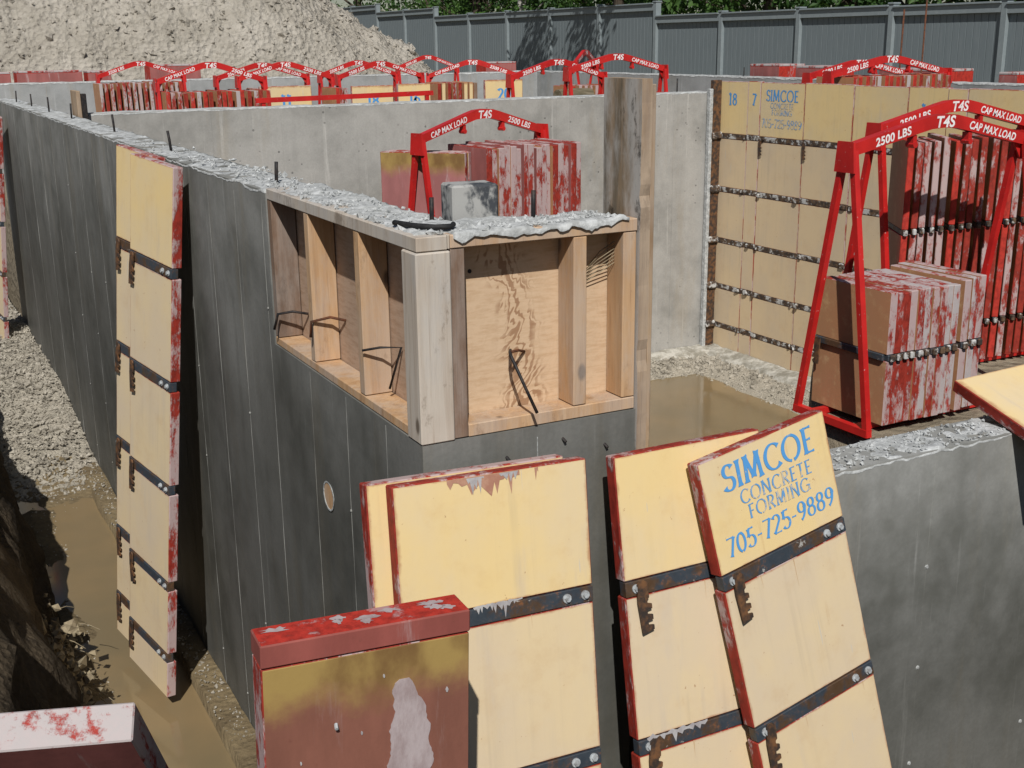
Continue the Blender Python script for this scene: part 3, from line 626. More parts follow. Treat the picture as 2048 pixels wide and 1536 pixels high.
# pipe sleeve in the wall
mb = MB(); n = 20; R0, R1 = 0.052, 0.046; vs = []
for k in range(n):
    a = 2 * PI * k / n
    for r, x in ((R0, CX - .004), (R1, CX - .004), (R1, CX + .03)): vs.append((x, 3.59 + r * math.cos(a), 1.62 + r * math.sin(a)))
mb.add(vs, [q for k in range(n) for q in ((3*k, 3*k+1, 3*((k+1) % n)+1, 3*((k+1) % n)), (3*k+1, 3*k+2, 3*((k+1) % n)+2, 3*((k+1) % n)+1))])
sv = mb.build('pipe_sleeve', M['cap']); sub(sv, wl)
mb = MB(); mb.add([(CX - .002, 3.59 + R1 * math.cos(2*PI*k/n), 1.62 + R1 * math.sin(2*PI*k/n)) for k in range(n)], [tuple(range(n))]); sub(mb.build('plywood_disc', M['pine']), wl)

# ---- timber window buck at the corner
bk = empty('window_buck', (CX, CY, ZL)); tag(bk, 'pine stud and plywood box set in the concrete corner as a window blockout', 'window frame')
def wood(name, a, b, m='pine', c=0.0025, lab=None):
    mb = MB(); mb.cbox([p - q for p, q in zip(a, a)], [q - p for p, q in zip(a, b)], c); o = mb.build(name, M[m], bk); o.location = Vector(a) - Vector((CX, CY, ZL))
    if lab: o['label'] = lab
    return o
PZ0, PZ1 = 2.552, 2.588
wood('top_plate', (1.288, CY + .002, PZ0), (1.866, CY + .090, PZ1), 'pine')
wood('top_plate', (CX + .002, CY + .002, PZ0 - .002), (CX + .090, 4.10, PZ1), 'pine_gray')
wood('top_block', (CX + .091, CY + .001, PZ0 - .001), (1.287, CY + .09, PZ1 + .002), 'pine_gray')
wood('corner_post', (CX - .003, CY - .004, ZL + .002), (1.286, CY + .093, PZ0 - .004), 'pine_gray', .004, 'grey cement-washed corner post')
wood('stud', (1.288, CY + .006, ZL + .003), (1.330, CY + .090, PZ0 - .001), 'pine_brown')
wood('stud', (1.660, CY + .004, ZL + .040), (1.702, CY + .091, PZ0 - .001), 'pine')
wood('stud', (1.822, CY + .005, ZL + .040), (1.865, CY + .091, PZ0 - .001), 'pine')
wood('sill', (1.331, CY + .005, ZL + .002), (1.866, CY + .092, ZL + .038), 'pine')
wood('plywood_sheet', (1.300, CY + .094, ZL + .002), (1.866, CY + .105, PZ0), 'ply', .001)
wood('stud', (CX + .004, 3.665, ZL + .032), (CX + .091, 3.707, PZ0 - .003), 'pine')
wood('stud', (CX + .004, 3.215, ZL + .032), (CX + .091, 3.257, PZ0 - .003), 'pine')
wood('stud', (CX + .004, 4.060, ZL + .032), (CX + .091, 4.102, PZ0 - .003), 'pine_brown')
wood('sill', (CX + .004, 2.886, ZL + .002), (CX + .092, 4.102, ZL + .030), 'pine')
wood('plywood_sheet', (CX + .094, 2.90, ZL + .002), (CX + .105, 4.102, PZ0), 'ply_dim', .001)
def wire(name, pts, r=.0035, m='rebar', par=bk, org=(CX, CY, ZL)):
    mb = MB(); mb.tube([Vector(p) - Vector(org) for p in pts], r, 6); return mb.build(name, M[m], par, True)
wire('bent_tie', [(1.505, CY + .09, 2.235), (1.475, CY + .035, 2.245), (1.468, CY + .015, 2.238), (1.49, CY - .02, 2.16), (1.515, CY - .045, 2.085)], .0048)
wire('bent_tie', [(1.55, CY + .092, 2.225), (1.515, CY + .06, 2.24), (1.478, CY + .03, 2.247)], .004, 'rustbar')
wire('bent_tie', [(CX + .09, 3.98, 2.155), (CX + .04, 4.0, 2.165), (CX - .005, 4.03, 2.155), (CX - .02, 4.035, 2.10)], .005)
wire('bent_tie', [(CX + .092, 3.60, 2.205), (CX + .05, 3.63, 2.215), (CX - .005, 3.66, 2.20), (CX - .012, 3.655, 2.15)], .005, 'rustbar')
wire('bent_tie', [(CX - .005, 3.20, 2.205), (CX + .04, 3.17, 2.215), (CX + .085, 3.12, 2.22), (CX + .06, 3.16, 2.09)], .004)
for (x, z) in ((1.34, 2.50), (1.385, 2.47)):
    mb = MB(); mb.tube([(x - CX, .0935, z - ZL), (x - CX, .0915, z - ZL)], .006, 8); mb.build('nail_head', M['rebar'], bk)
# straw-like wood splinters in the end bay
for k in range(7):
    wire('splinter', [(1.70 + .02 * k * .5, CY + .09, 2.38 + .012 * k), (1.76 + .004 * k, CY + .07, 2.42 + .012 * k), (1.82, CY + .05, 2.46 + .01 * k)], .0013, 'straw')
# plastic strip lying in wet concrete on the corner top
t = MB(); t.tube([(1.215, 2.99, ZT + .012), (1.235, 2.90, ZT + .013), (1.27, 2.845, ZT + .013), (1.31, 2.83, ZT + .014), (1.325, 2.85, ZT + .016)], .0075, 8)
tag(t.build('plastic_strip', M['black'], None, True), 'black bent strip half buried in concrete on the corner top', 'strip')
# cement-splattered form stub beside the corner
t = MB(); t.cbox((-.068, -.055, 0), (.068, .055, .50), .006); st_ = t.build('form_stub', M['stub']); st_.matrix_world = Matrix.Translation((1.475, 3.06, 2.185)) @ Matrix.Rotation(-0.12, 4, 'Z')
tag(st_, 'square steel stub splashed with cement behind the window corner', 'post')

# ---- low wall right of the corner
lw = empty('low_wall', (1.91, CY, -0.3)); tag(lw, 'low grey concrete wall with rough broken top behind the blue stencilled panel', 'concrete wall')
ZLW = 1.69
mb = MB(); mb.box((1.908, CY, -0.3), (8.5, CY + 0.19, ZLW)); sub(mb.build('wall_body', M['conc_right']), lw)
sub(cap('wall_top', 1.908, 5.0, CY, CY + .19, ZLW + .004, .011, .013, None, lip=.003, drop=.009, seed=15.), lw)
def cr2(rd): return (rd.uniform(1.95, 4.6), rd.uniform(CY + .005, CY + .18), ZLW + .007)
sub(crumbs('concrete_crumbs', cr2, 900, .002, .0075, None, 12), lw)
def cr3(rd): return (1.95 + abs(rd.gauss(0, .07)), rd.uniform(CY + .01, CY + .17), ZLW + .02)
sub(crumbs('concrete_crumbs', cr3, 160, .005, .014, None, 13), lw)
for x in (2.55, 3.12, 3.72):
    mb = MB(); vs = []
    for i in range(21):
        z = -0.2 + 1.84 * i / 20; w = .002 + .002 * abs(nz(x, z, 0, 5)); xx = x + .003 * nz(x, z, 3, 2); vs += [(xx - w, CY + .001, z), (xx, CY - .002, z), (xx + w, CY + .001, z)]
    mb.add(vs, [q for i in range(20) for q in ((3*i, 3*i+1, 3*i+4, 3*i+3), (3*i+1, 3*i+2, 3*i+5, 3*i+4))]); sub(mb.build('form_joint_fin', M['conc_right']), lw)
    for z in (0.45, 0.85, 1.25):
        mb = MB(); mb.tube([(x, CY + .004, z), (x, CY - .004, z)], [.012, .006], 7); sub(mb.build('tie_stub', M['cap']), lw)
# weathered bulkhead board between the two walls
def ragged_board():
    mb = MB(); n = 40; vs = []; fs = []; mi = []
    zb, zt = 1.70, 2.965
    for i in range(n + 1):
        z = zb + (zt - zb) * i / n; j = .004 * nz(z, 0, 0, 9)
        no = .007 if (abs(z - 2.645) < .017 or abs(z - 2.19) < .017) else 0
        vs += [(1.868, CY - .006 + j + no, z), (1.903, CY - .004 + .5 * j + no, z), (1.903, CY + .188, z), (1.868, CY + .188 + .003 * nz(z, 1, 0, 7), z)]
    for i in range(n):
        for k in range(4): a = i * 4 + k; b = i * 4 + (k + 1) % 4; fs.append((a, b, b + 4, a + 4)); mi.append(1 if k == 0 else 0)
    fs += [(3, 2, 1, 0), (n * 4, n * 4 + 1, n * 4 + 2, n * 4 + 3)]; mi += [1, 1]; mb.add(vs, fs, mi)
    return mb
bb = empty('bulkhead_timber', (1.868, CY, 1.70)); tag(bb, 'weathered stained board standing upright at the end of the tall wall', 'board')
sub(ragged_board().build('plank', [M['weather'], M['weather_edge']]), bb)
mb = MB(); mb.cbox((1.9035, CY - .002, 1.72), (1.918, CY + .012, 2.95), .002); sub(mb.build('batten', M['weather_edge']), bb)

# ---- back wall inside the excavation, and the far walls
bw = empty('back_wall', (1.45, 9.66, -0.2)); tag(bw, 'pale concrete cross wall behind the racks and flooded corner', 'concrete wall')
mb = MB(); mb.box((1.475, 9.66, -0.2), (7.30, 9.86, ZT)); sub(mb.build('wall_body', M['conc_back']), bw)
sub(cap('wall_top', 1.475, 7.30, 9.66, 9.86, ZT + .004, .035, .008, None, lip=.004, drop=.012, seed=21.), bw)
for x in (2.4, 2.97, 3.62, 4.25, 4.87, 5.55, 6.2, 6.85):
    mb = MB(); mb.box((x, 9.6575, 0.08), (x + .007, 9.661, ZT - .01)); sub(mb.build('form_joint_fin', M['conc_back']), bw)
sub(rebar((6.95, 9.76, ZT), .13, (0, 0), None), bw)
# board closing the end of the back wall
mb = MB(); mb.cbox((1.405, 9.62, 1.9), (1.435, 9.9, 2.76), .003, (0,)*6); ob = mb.build('stop_timber', M['weather_edge']); tag(ob, 'brown stop board standing at the left end of the cross wall', 'board')
mb = MB(); mb.cbox((1.437, 9.60, 1.9), (1.473, 9.66, 2.74), .003); ob = mb.build('gap_shade', M['rebar']); tag(ob, 'dark strip standing for the shaded gap between stop board and cross wall end', 'shade strip')  # dark filler stands in for the shade of the open gap
fw = empty('far_wall', (0.9, 19.3, 0)); tag(fw, 'far concrete wall in front of the soil heap', 'concrete wall')
mb = MB(); mb.box((-8, 19.3, 0), (10.7, 19.5, ZT)); sub(mb.build('wall_body', M['conc_far']), fw)
sub(cap('wall_top', -8, 10.7, 19.3, 19.5, ZT + .004, .06, .012, None, lip=.01, drop=.02, seed=25.), fw)
for x in (1.2, 2.4, 3.1, 4.0, 5.2, 6.4, 7.6, 8.8, 9.9):
    mb = MB(); mb.box((x, 19.297, 1.2), (x + .012, 19.301, ZT - .01)); sub(mb.build('form_joint_fin', M['conc_back']), fw)
rw = empty('side_wall', (10.7, 8, 0)); tag(rw, 'far side concrete wall running in front of the grey fence', 'concrete wall')
mb = MB(); mb.box((10.71, 3.0, 0), (10.91, 19.5, ZT)); sub(mb.build('wall_body', M['conc_far']), rw)
sub(cap('wall_top', 10.71, 10.91, 3.0, 19.5, ZT + .004, .06, .010, None, lip=.008, drop=.02, seed=27.), rw)
for y in (10.2, 13.6): sub(rebar((10.8, y, ZT), .12, (0, 0), None), rw)
# two tall rusty rods behind the panel wall
for (x, y, h) in ((9.4, 9.35, 1.05), (9.55, 9.2, 1.25)):
    t = MB(); t.tube([(x, y, 1.2), (x + .02, y, 2.3), (x + .05, y + .02, 2.3 + h)], .009, 6); tag(t.build('rebar_rod', M['rustbar'], None, True), ('taller' if h > 1.1 else 'shorter') + ' of two thin rusty rods rising behind the yellow panel wall', 'rebar', 'rusty rods behind the panel wall')

# ================================================================== FORM PANELS
ORD = ['first', 'second', 'third', 'fourth', 'fifth', 'sixth', 'seventh', 'eighth', 'ninth', 'tenth', 'eleventh', 'twelfth', 'thirteenth', 'fourteenth', 'fifteenth', 'sixteenth', 'seventeenth', 'eighteenth', 'nineteenth', 'twentieth', 'twenty-first', 'twenty-second', 'twenty-third', 'twenty-fourth', 'twenty-fifth', 'twenty-sixth', 'twenty-seventh', 'twenty-eighth', 'twenty-ninth', 'thirtieth']
_pm = {}
def board_mesh(w, t, h, front, back, edge):
    k = ('b', round(w, 3), t, round(h, 3), front, back, edge)
    if k not in _pm: _pm[k] = MB().cbox((0, 0, -h), (w, t, 0), .0035, (0, 1, 2, 2, 2, 2), 2).mesh('board', [M[front], M[back], M[edge]])
    return _pm[k]
def bar_mesh(w, m):
    k = ('r', round(w, 3), m)
    if k not in _pm: _pm[k] = MB().cbox((0.002, -.004, -.022), (w - .002, .030, .022), .002).mesh('tie_bar', [M[m]])
    return _pm[k]
def bolt_mesh():
    if 'bolt' not in _pm:
        mb = MB(); mb.tube([(0, 0, 0), (0, -.004, 0)], .013, 12); mb.tube([(0, -.004, 0), (0, -.011, 0)], .0085, 6); _pm['bolt'] = mb.mesh('bolt', [M['zinc']])
    return _pm['bolt']
def latch_mesh():
    if 'latch' not in _pm:
        # toothed swing latch: rounded head, body with E-shaped slots on the right side
        P = [(-.016, .012), (-.008, .022), (.008, .022), (.017, .012), (.019, -.030), (.012, -.036), (.012, -.046), (.026, -.050), (.026, -.064), (.010, -.066), (.010, -.078), (.027, -.082), (.027, -.096), (.010, -.098), (.010, -.110), (.028, -.113), (.028, -.126), (-.010, -.134), (-.018, -.04)]
        mb = MB(); mb.extrude(P, -.016, -.010); _pm['latch'] = mb.mesh('latch', [M['latch']])
    return _pm['latch']
ROWS9 = (.517, 1.034, 1.54, 2.0, 2.40)
def panel(mat, w, h, rows, label, front='yellow', back='yellow_old', edge='edge', t=.046, steel='steel', latch=(0, 1), bolts=True, group=None, name='concrete_form', cat='form panel'):
    e = empty(name, mat=mat @ Matrix.Translation((w / 2, t / 2, -h))); tag(e, label, cat, group)
    off = Vector((-w / 2, -t / 2, h)); z = 0.0
    zs = [r for r in rows if r < h - .03] + [None]
    for r in zs:
        z1 = h if r is None else r - .024
        link('board', board_mesh(w, t, z1 - z, front if z == 0 else {'yellow': 'yellow_pale', 'yellow_old': 'old_pale'}.get(front, front), back, edge), e).location = off + Vector((0, 0, -z))
        if r is None: break
        b = link('tie_bar', bar_mesh(w, steel), e); b.location = off + Vector((0, 0, -r))
        if bolts:
            for bx in (w - .028, w - .085) + ((.035,) if w > .3 else ()):
                q = link('bolt', bolt_mesh(), b); q.location = (bx, -.004, 0)
        if latch and bolts:
            l = link('latch', latch_mesh(), e); l.location = off + Vector((.050, 0, -r)); l.rotation_euler = (0, random.uniform(-.12, .16), 0)
        z = r + .024
    return e
def on(e, w, t, h, x, z): return Vector((-w / 2 + x, -t / 2, h + z))

# -- the two panels leaning on the long wall
Lu = (.2, -.97, -.075); Lv = (-.09, .078, -.993); Lw = .45; LR = (.46, .975, 1.47, 1.955, 2.33)
N = Vector((1.115, 5.18, 2.575)); LU = Vector(Lu).normalized()
p = panel(frame(N - LU * Lw, Lu, Lv), Lw, 2.54, LR, 'narrow yellow form panel leaning on the long wall, the outer one of two', edge='edge_worn')
p = panel(frame(N - LU * Lw - LU * .30 + Vector((.056, .014, -.004)), Lu, Lv), Lw, 2.54, LR, 'yellow form panel against the long wall, half hidden behind another panel', edge='edge_worn')
# -- far along the same wall
Lu2 = (.15, -.985, -.1); N2 = Vector((1.10, 12.55, 2.45)); LU2 = Vector(Lu2).normalized()
panel(frame(N2 - LU2 * .5, Lu2, (-.085, .12, -.99)), .5, 2.70, ROWS9, 'form panel leaning at the distant end of the long wall', edge='edge_worn')
# -- middle pair in front of the corner
MPm = frame((1.034, 2.63, 1.996), (.999, -.010, -.034), (-.035, -.166, -.986)); FR = (.375, .84, 1.30, 1.76)
mp = panel(MPm, .565, 2.13, FR, 'wide yellow form panel with reddish drips on its top edge below the window', edge='edge')
panel(MPm @ Matrix.Translation((-.052, .049, .006)), .575, 2.12, FR, 'yellow form panel peeking out behind the wide panel below the window', edge='edge_worn', latch=None)
# -- third
P3m = frame((1.709, 2.66, 1.948), (1.0, -.023, .009), (.005, -.168, -.986))
p3 = panel(P3m, .504, 2.08, (.385, .857, 1.32, 1.78), 'plain yellow form panel standing between wide panel and stencilled panel', edge='edge')
# -- stencilled one
SMm = frame((1.936, 2.58, 1.91), (.985, .089, .147), (.16, -.173, -.972))
sm = panel(SMm, .506, 2.06, (.368, .853, 1.32, 1.78), 'yellow form panel with large blue stencilled lettering, tilted against low wall', edge='edge')
def letter(e, w, h, items, m='blue', t=.046, name='lettering'):
    mb = MB()
    for (tx, x, z, hh, sl, th, tn, trk) in items: stencil(mb, tx, -w / 2 + x, h + z - hh / 2, hh, -t / 2 - .0016, th, tn, trk, sl)
    return mb.build(name, M[m], e)
M['blue_worn'] = mk_blue('worn blue stencil paint', (0.12, 0.30, 0.56), 0.50)
letter(sm, .506, 2.06, [('SIMCOE', .262, -.070, .080, .02, .17, .055, .13)])
letter(sm, .506, 2.06, [('CONCRETE', .272, -.146, .043, .0, .15, .055, .14), ('FORMING', .272, -.196, .043, .0, .15, .055, .14)], 'blue_worn')
letter(sm, .506, 2.06, [('705-725-9889', .262, -.268, .058, .02, .155, .05, .10)])
# cement and drips on the wide panel
def drips(e, off, x0, x1, z, n, lo, hi, m, y=-.0012, seed=1, up=0.0):
    rd = random.Random(seed); pts = []
    for i in range(n + 1):
        x = x0 + (x1 - x0) * (i + (rd.uniform(-.42, .42) if 0 < i < n else 0)) / n; d = rd.choice((.25, .5, 1, 1, 1.25)) * (rd.uniform(lo, hi) if i % 2 else rd.uniform(lo * .3, lo)) * (math.sin(PI * (i + .3) / (n + .6)) * .7 + .3); pts.append((x, z - d))
    mb = MB(); vs = [(off[0] + p[0], off[1] + y, off[2] + p[1]) for p in pts] + [(off[0] + p[0], off[1] + y, off[2] + z + up * abs(nz(p[0], 0, 0, 30))) for p in pts]; k = n + 1
    mb.add(vs, [(i, i + 1, i + 1 + k, i + k) for i in range(n)]); return mb.build('stain', M[m], e)
o3 = (-.565 / 2, -.023, 2.13)
drips(mp, o3, .15, .36, -.004, 22, .045, .125, 'stain_red', seed=5)
drips(mp, o3, .205, .255, -.006, 9, .03, .06, 'cement', y=-.0022, seed=8); drips(mp, o3, .30, .355, -.005, 8, .01, .03, 'cement', y=-.0022, seed=9)
drips(mp, o3, .20, .345, -.347, 30, .016, .05, 'cement', y=-.0055, seed=12, up=.012)
drips(mp, o3, .405, .416, -.004, 3, .02, .04, 'stain_red', seed=3)
drips(p3, (-.252, -.023, 2.08), .30, .44, -.362, 16, .012, .03, 'cement', y=-.0055, seed=22)
drips(p3, (-.252, -.023, 2.08), .03, .24, -.832, 20, .012, .034, 'cement', y=-.0055, seed=23, up=.02)

rr = random.Random(31)
for (e_, w_, h_, rws) in ((mp, .565, 2.13, FR), (p3, .504, 2.08, (.385, .857)), (sm, .506, 2.06, (.368, .853))):
    for r_ in rws[:2]:
        for k in range(2):
            x_ = rr.uniform(.06, w_ - .05); l_ = rr.uniform(.03, .10); hw_ = rr.uniform(.0008, .0018)
            mb = MB(); mb.add([(-w_/2 + x_ - hw_, -.0238, h_ - r_ - .026), (-w_/2 + x_ + hw_, -.0238, h_ - r_ - .026), (-w_/2 + x_ + .001, -.0238, h_ - r_ - .026 - l_)], [(0, 1, 2)]); mb.build('rust_run', M['stain_light'], e_)
# -- red washed panel standing in the foreground
rp = empty('concrete_form', (.69, 2.07, -.12)); tag(rp, 'rust red form panel with red top coloured as sunlit and grey cement smear', 'form panel')
rp.rotation_euler = (math.radians(-1.0), math.radians(2.0), math.radians(-3.5))
RW, RH, RT_ = .445, 2.04, .085
MB().cbox((-RW/2, 0, 0), (RW/2, RT_, RH - .052), .004, (0, 0, 1, 1, 1, 1), 1).build('board', [M['redface'], M['edge']], rp)
b = MB().cbox((-RW/2 - .001, -.004, -.05), (RW/2 + .001, RT_, 0), .003, (1, 1, 1, 1, 1, 0), 1).build('top_rail', [M['edge_red'], M['rail_red']], rp, loc=(0, 0, RH))  # top face gets a brighter red than the sides, high sun put into colour
# object origin of the face is at its foot: dedicated face board with origin at the top
f = MB().cbox((-RW/2 + .002, -.0035, -(RH - .06)), (RW/2 - .002, -.0005, 0), .0012).build('face_sheet', M['redface'], rp, loc=(0, 0, RH - .054))
def smear(poly, m, e, loc, name='cement_smear', th=.0025):
    mb = MB(); mb.extrude(poly, -th, 0); return mb.build(name, M[m], e, loc=loc)
rd = random.Random(4); L_ = []; R_ = []
for i in range(70):
    t_ = i / 69; z = -.075 - .5 * t_; cx_ = .075 + .012 * math.sin(t_ * 5); hw = .010 + .030 * min(1, t_ * 4.5) ** .7 + .008 * t_; L_.append((cx_ - hw - .012 * nz(t_, 0, 0, 9) - .004 * rd.random(), z)); R_.append((cx_ + hw + .012 * nz(t_, 4, 0, 9) + .004 * rd.random(), z))
smear(L_ + R_[::-1], 'cement_pink', rp, (0, -.0036, RH - .054))
for (x, z, s) in ((-.11, -.30, .003), (-.02, -.18, .002), (.03, -.06, .002), (.17, -.12, .003), (-.15, -.22, .002), (.12, -.34, .003), (-.18, -.4, .003), (-.05, -.42, .002)):
    smear([(x + s * math.cos(a) * rd.uniform(.7, 1.2), z + 2.2 * s * math.sin(a)) for a in [k * PI / 4 for k in range(8)]], 'cement', rp, (0, -.0036, RH - .054), 'cement_spot', .002)
mb = MB(); mb.tube([(-.075, -.006, RH - .20), (-.077, -.018, RH - .205)], .004, 6); mb.build('nail_head', M['zinc'], rp)
# cement flecks on its top rail
for k in range(9):
    x = rd.uniform(-.21, .20); y0 = rd.uniform(.004, .05); n_ = 17; wv = rd.uniform(.012, .04); x = max(-RW/2 + 1.25 * wv, min(RW/2 - 1.25 * wv, x))
    mb = MB(); mb.add([(x + wv * math.cos(a) * rd.uniform(.45, 1.2), y0 + .016 + .012 * math.sin(a) * rd.uniform(.3, 1.3), RH + .0008) for a in [i * 2 * PI / n_ for i in range(n_)]], [tuple(range(n_))]); mb.build('cement_fleck', M['cement_pink'], rp)

# -- panel at the lower left with whitened top edge
bl = panel(frame((.315 - .94 * .47, 2.344 + .342 * .47, 1.657), (.94, -.342, 0), (.22, .604, -.766)), .47, 1.9, (.5, 1.0), 'form panel with whitewashed top edge lying against the earth bank', front='pinkface', back='pinkface', edge='edge_white', t=.085, latch=None, bolts=False)
# plank on the bank
t = MB(); t.bar((.03, 4.4, -.05), (-.10, 3.6, 1.15), .14, .04, up=(1, .1, .1)); tag(t.build('loose_timber', M['weather']), 'dark plank leaning in the shaded earth bank', 'plank')
# -- panel lying across the low wall at the right
panel(frame((3.512, 3.089, 1.812), (.99, -.115, .086), (-.077, -.971, -.228)), 1.2, .61, (), 'yellow form panel lying tilted over the low wall beside the rack', front='yellow', edge='edge', latch=None, bolts=False)

# -- yellow form wall still standing
yw = [(18, 1), (7, 2), (24, 3), (24, 0), (24, 0), (16, 4), (7.5, 0), (24, 0), (24, 0), (24, 0)]
Y = 9.655; ZY = 2.690; num = {1: '18', 2: '7', 4: '16'}
names = {0: 'unlettered yellow panel of the standing form wall', 1: 'end panel of the standing form wall, stencilled 18', 2: 'narrow panel of the standing form wall, stencilled 7', 3: 'panel of the standing form wall with faded blue firm lettering', 4: 'panel of the standing form wall stencilled 16 behind the near rack arch'}
for i, (inch, kd) in enumerate(yw):
    w = inch * .0254; jit = random.uniform(-.003, .003)
    m = frame((7.37 + jit, Y, ZY + .006 * (i % 2)), (0, -1, 0), (0, 0, -1))
    e = panel(m, w - .002, 2.66, ROWS9, (ORD[sum(1 for q in yw[:i] if q[1] == 0)] + ' ' + names[0] + ', counted from its end corner') if kd == 0 else names[kd], front='yellow_old', edge='edge_worn', steel='steelcake', latch=None, bolts=False, group='panels of the standing form wall' if kd == 0 else None)
    for r in ROWS9:
        for bx in ([random.uniform(.01, .06), w - random.uniform(.01, .05)] if w > .25 else [w / 2]):
            if r < .6 and random.random() < .5: continue
            if random.random() < .18: continue
            mb = MB(); s_ = random.uniform(.010, .034); mb.cbox((-s_, -random.uniform(.012, .030), -random.uniform(.012, .03)), (s_, -.003, random.uniform(.012, .032)), .009, mat=Matrix.Rotation(random.uniform(-.5, .5), 4, 'Y')); mb.build('clamp', M['steelcake'], e, loc=on(e, w - .002, .046, 2.66, bx, -r))
        if r < .6 and w > .3:
            l = link('latch', latch_mesh(), e); l.location = on(e, w, .046, 2.66, .03, -r - .02)
    if kd in num: letter(e, w - .002, 2.66, [(num[kd], w / 2, -.165 - (.02 if kd == 4 else 0), .105, 0, .20, .09, .14)], 'blue')
    if kd == 3: letter(e, w - .002, 2.66, [('SIMCOE', w / 2, -.115, .10, 0, .16, .07, .10)], 'blue'); letter(e, w - .002, 2.66, [('CONCRETE', w / 2, -.205, .05, 0, .15, .06, .1), ('FORMING', w / 2, -.265, .05, 0, .15, .06, .1), ('705-725-9889', w / 2, -.365, .078, 0, .16, .07, .06)], 'blue_faint')
    Y -= w
# corner post of the form wall
cp = empty('corner_form', (7.30, 9.60, .02)); tag(cp, 'dark steel corner form caked with white cement at the end of the panel wall', 'corner form')
mb = MB(); mb.cbox((-.035, 0, 0), (.066, .05, 2.68), .004); mb.build('angle', M['latch'], cp)
mb = MB(); mb.cbox((-.075, -.006, 0), (-.036, .05, 2.60), .006); mb.build('cement_strip', M['cap'], cp)
for r in ROWS9:
    mb = MB(); mb.cbox((-.05, -.03, -.03), (.07, .0, .04), .012); mb.build('clamp', M['steelcake'], cp, loc=(0, 0, 2.67 - r))

# ================================================================== RACKS
_rk = {}
def rack(name_loc, L, He, sp, rot, label, group=None, order=0, rise_=.112, lugs=True, text=True, s=1.0):
    e = empty('panel_rack', name_loc); e.rotation_euler = (0, 0, rot); tag(e, label, 'panel rack', group)
    key = (round(L, 3), He, sp, order, rise_, s)
    if key not in _rk:
        D = {}; bh = .060 * s; bd = .05 * s
        cx = [(-L/2, 0), (-L*.13, rise_ * .86), (-L*.07, rise_ * .985), (0, rise_ * 1.02), (L*.07, rise_ * .985), (L*.13, rise_ * .86), (L/2, 0)]
        top = [(x, z) for x, z in cx]; bot = [(x, z - bh * (1.05 if abs(x) < L*.4 else .95)) for x, z in cx][::-1]
        mb = MB()
        P = top + bot; n = len(cx)
        for i in range(n - 1):
            q = [cx[i], cx[i+1], bot[n-2-i], bot[n-1-i]]; mb.extrude(q, -bd/2, bd/2)
        D['beam'] = mb.mesh('beam', [M['rack']])
        D['leg'] = {}
        for sx in (-1, 1):
            for sy in (-1, 1):
                mb = MB(); mb.bar((sx * L/2, sy * .028 * s, -.03 * s), (sx * (L/2 + .01), sy * sp/2, -He + .0), .031 * s, .031 * s, up=(1, 0, 0)); D['leg'][sx, sy] = mb.mesh('leg', [M['rack']])
        for sx in (-1, 1):
            mb = MB(); mb.extrude([(-.052*s, .012*s), (.052*s, .012*s), (.066*s, -.13*s), (-.066*s, -.13*s)], -.006*s, .006*s, mat=Matrix.Translation((sx * (L/2 + .022*s), 0, 0)) @ Matrix.Rotation(PI/2, 4, 'Z'))
            mb.extrude([(0, -.01*s), (.10*s, .02*s), (.0, -.13*s)] if sx < 0 else [(0, -.01*s), (0, -.13*s), (-.10*s, .02*s)], -.005*s, .005*s, mat=Matrix.Translation((sx * L/2, 0, 0)))
            D['gusset', sx] = mb.mesh('gusset', [M['rack']])
            mb = MB(); mb.bar((sx * (L/2 + .01), -sp/2 - .01, -He + .02), (sx * (L/2 + .01), sp/2 + .01, -He + .02), .036 * s, .036 * s); D['base', sx] = mb.mesh('base_bar', [M['rack']])
        for sy in (-1, 1):
            mb = MB(); mb.bar((-L/2, sy * sp * .3, -He + .02), (L/2, sy * sp * .3, -He + .02), .03 * s, .03 * s); D['rail', sy] = mb.mesh('base_rail', [M['rack']])
        mb = MB()
        mb.tube([(0, -.026*s, 0), (0, .026*s, 0)], .016 * s, 8); mb.box((-.012*s, -.02*s, 0), (.012*s, .02*s, .045*s)); D['lug'] = mb.mesh('lug', [M['rack']])
        ang = math.atan2(rise_ * .86, L * .37)
        words = [('2500 LBS', -1), ('T4S', 0), ('CAP MAX LOAD', 1)] if order == 0 else [('CAP MAX LOAD', -1), ('T4S', 0), ('2500 LBS', 1)]
        for (tx, sd) in words:
            vs, fs = text_mesh(tx); sz = (.074 if sd == 0 else .054 if 'LBS' in tx else .052) * s * min(1.15, L / 1.15); c0 = (sd * L * .285, rise_ * (.50 if sd else .94) - bh * .84); a = -sd * ang if sd else 0
            if sd: sz *= 1.0
            out = []
            for v in vs:
                x = v[0] * sz * (.86 if 'CAP' in tx else 1.05); z = v[1] * sz; out.append((c0[0] + x * math.cos(a) - z * math.sin(a), -bd/2 - .0015, c0[1] + x * math.sin(a) + z * math.cos(a)))
            D['text', sd] = MB().add(out, fs).mesh('lettering', [M['white']])
        pass
        _rk[key] = D
    D = _rk[key]; H = Vector((0, 0, He))
    for nm, me in [('beam', D['beam'])] + [('leg', m) for m in D['leg'].values()] + [('gusset', D['gusset', -1]), ('gusset', D['gusset', 1]), ('base_bar', D['base', -1]), ('base_bar', D['base', 1]), ('base_rail', D['rail', -1]), ('base_rail', D['rail', 1])]:
        link(nm, me, e, loc=H)
    if lugs:
        for sx in (-1, 1): link('lug', D['lug'], e, loc=H + Vector((sx * L * .16, 0, rise_ * .80 - .066 * s - .045 * s)))
    for sd in (-1, 0, 1): link('lettering', D['text', sd], e, loc=H)
    return e
_cnt = {}
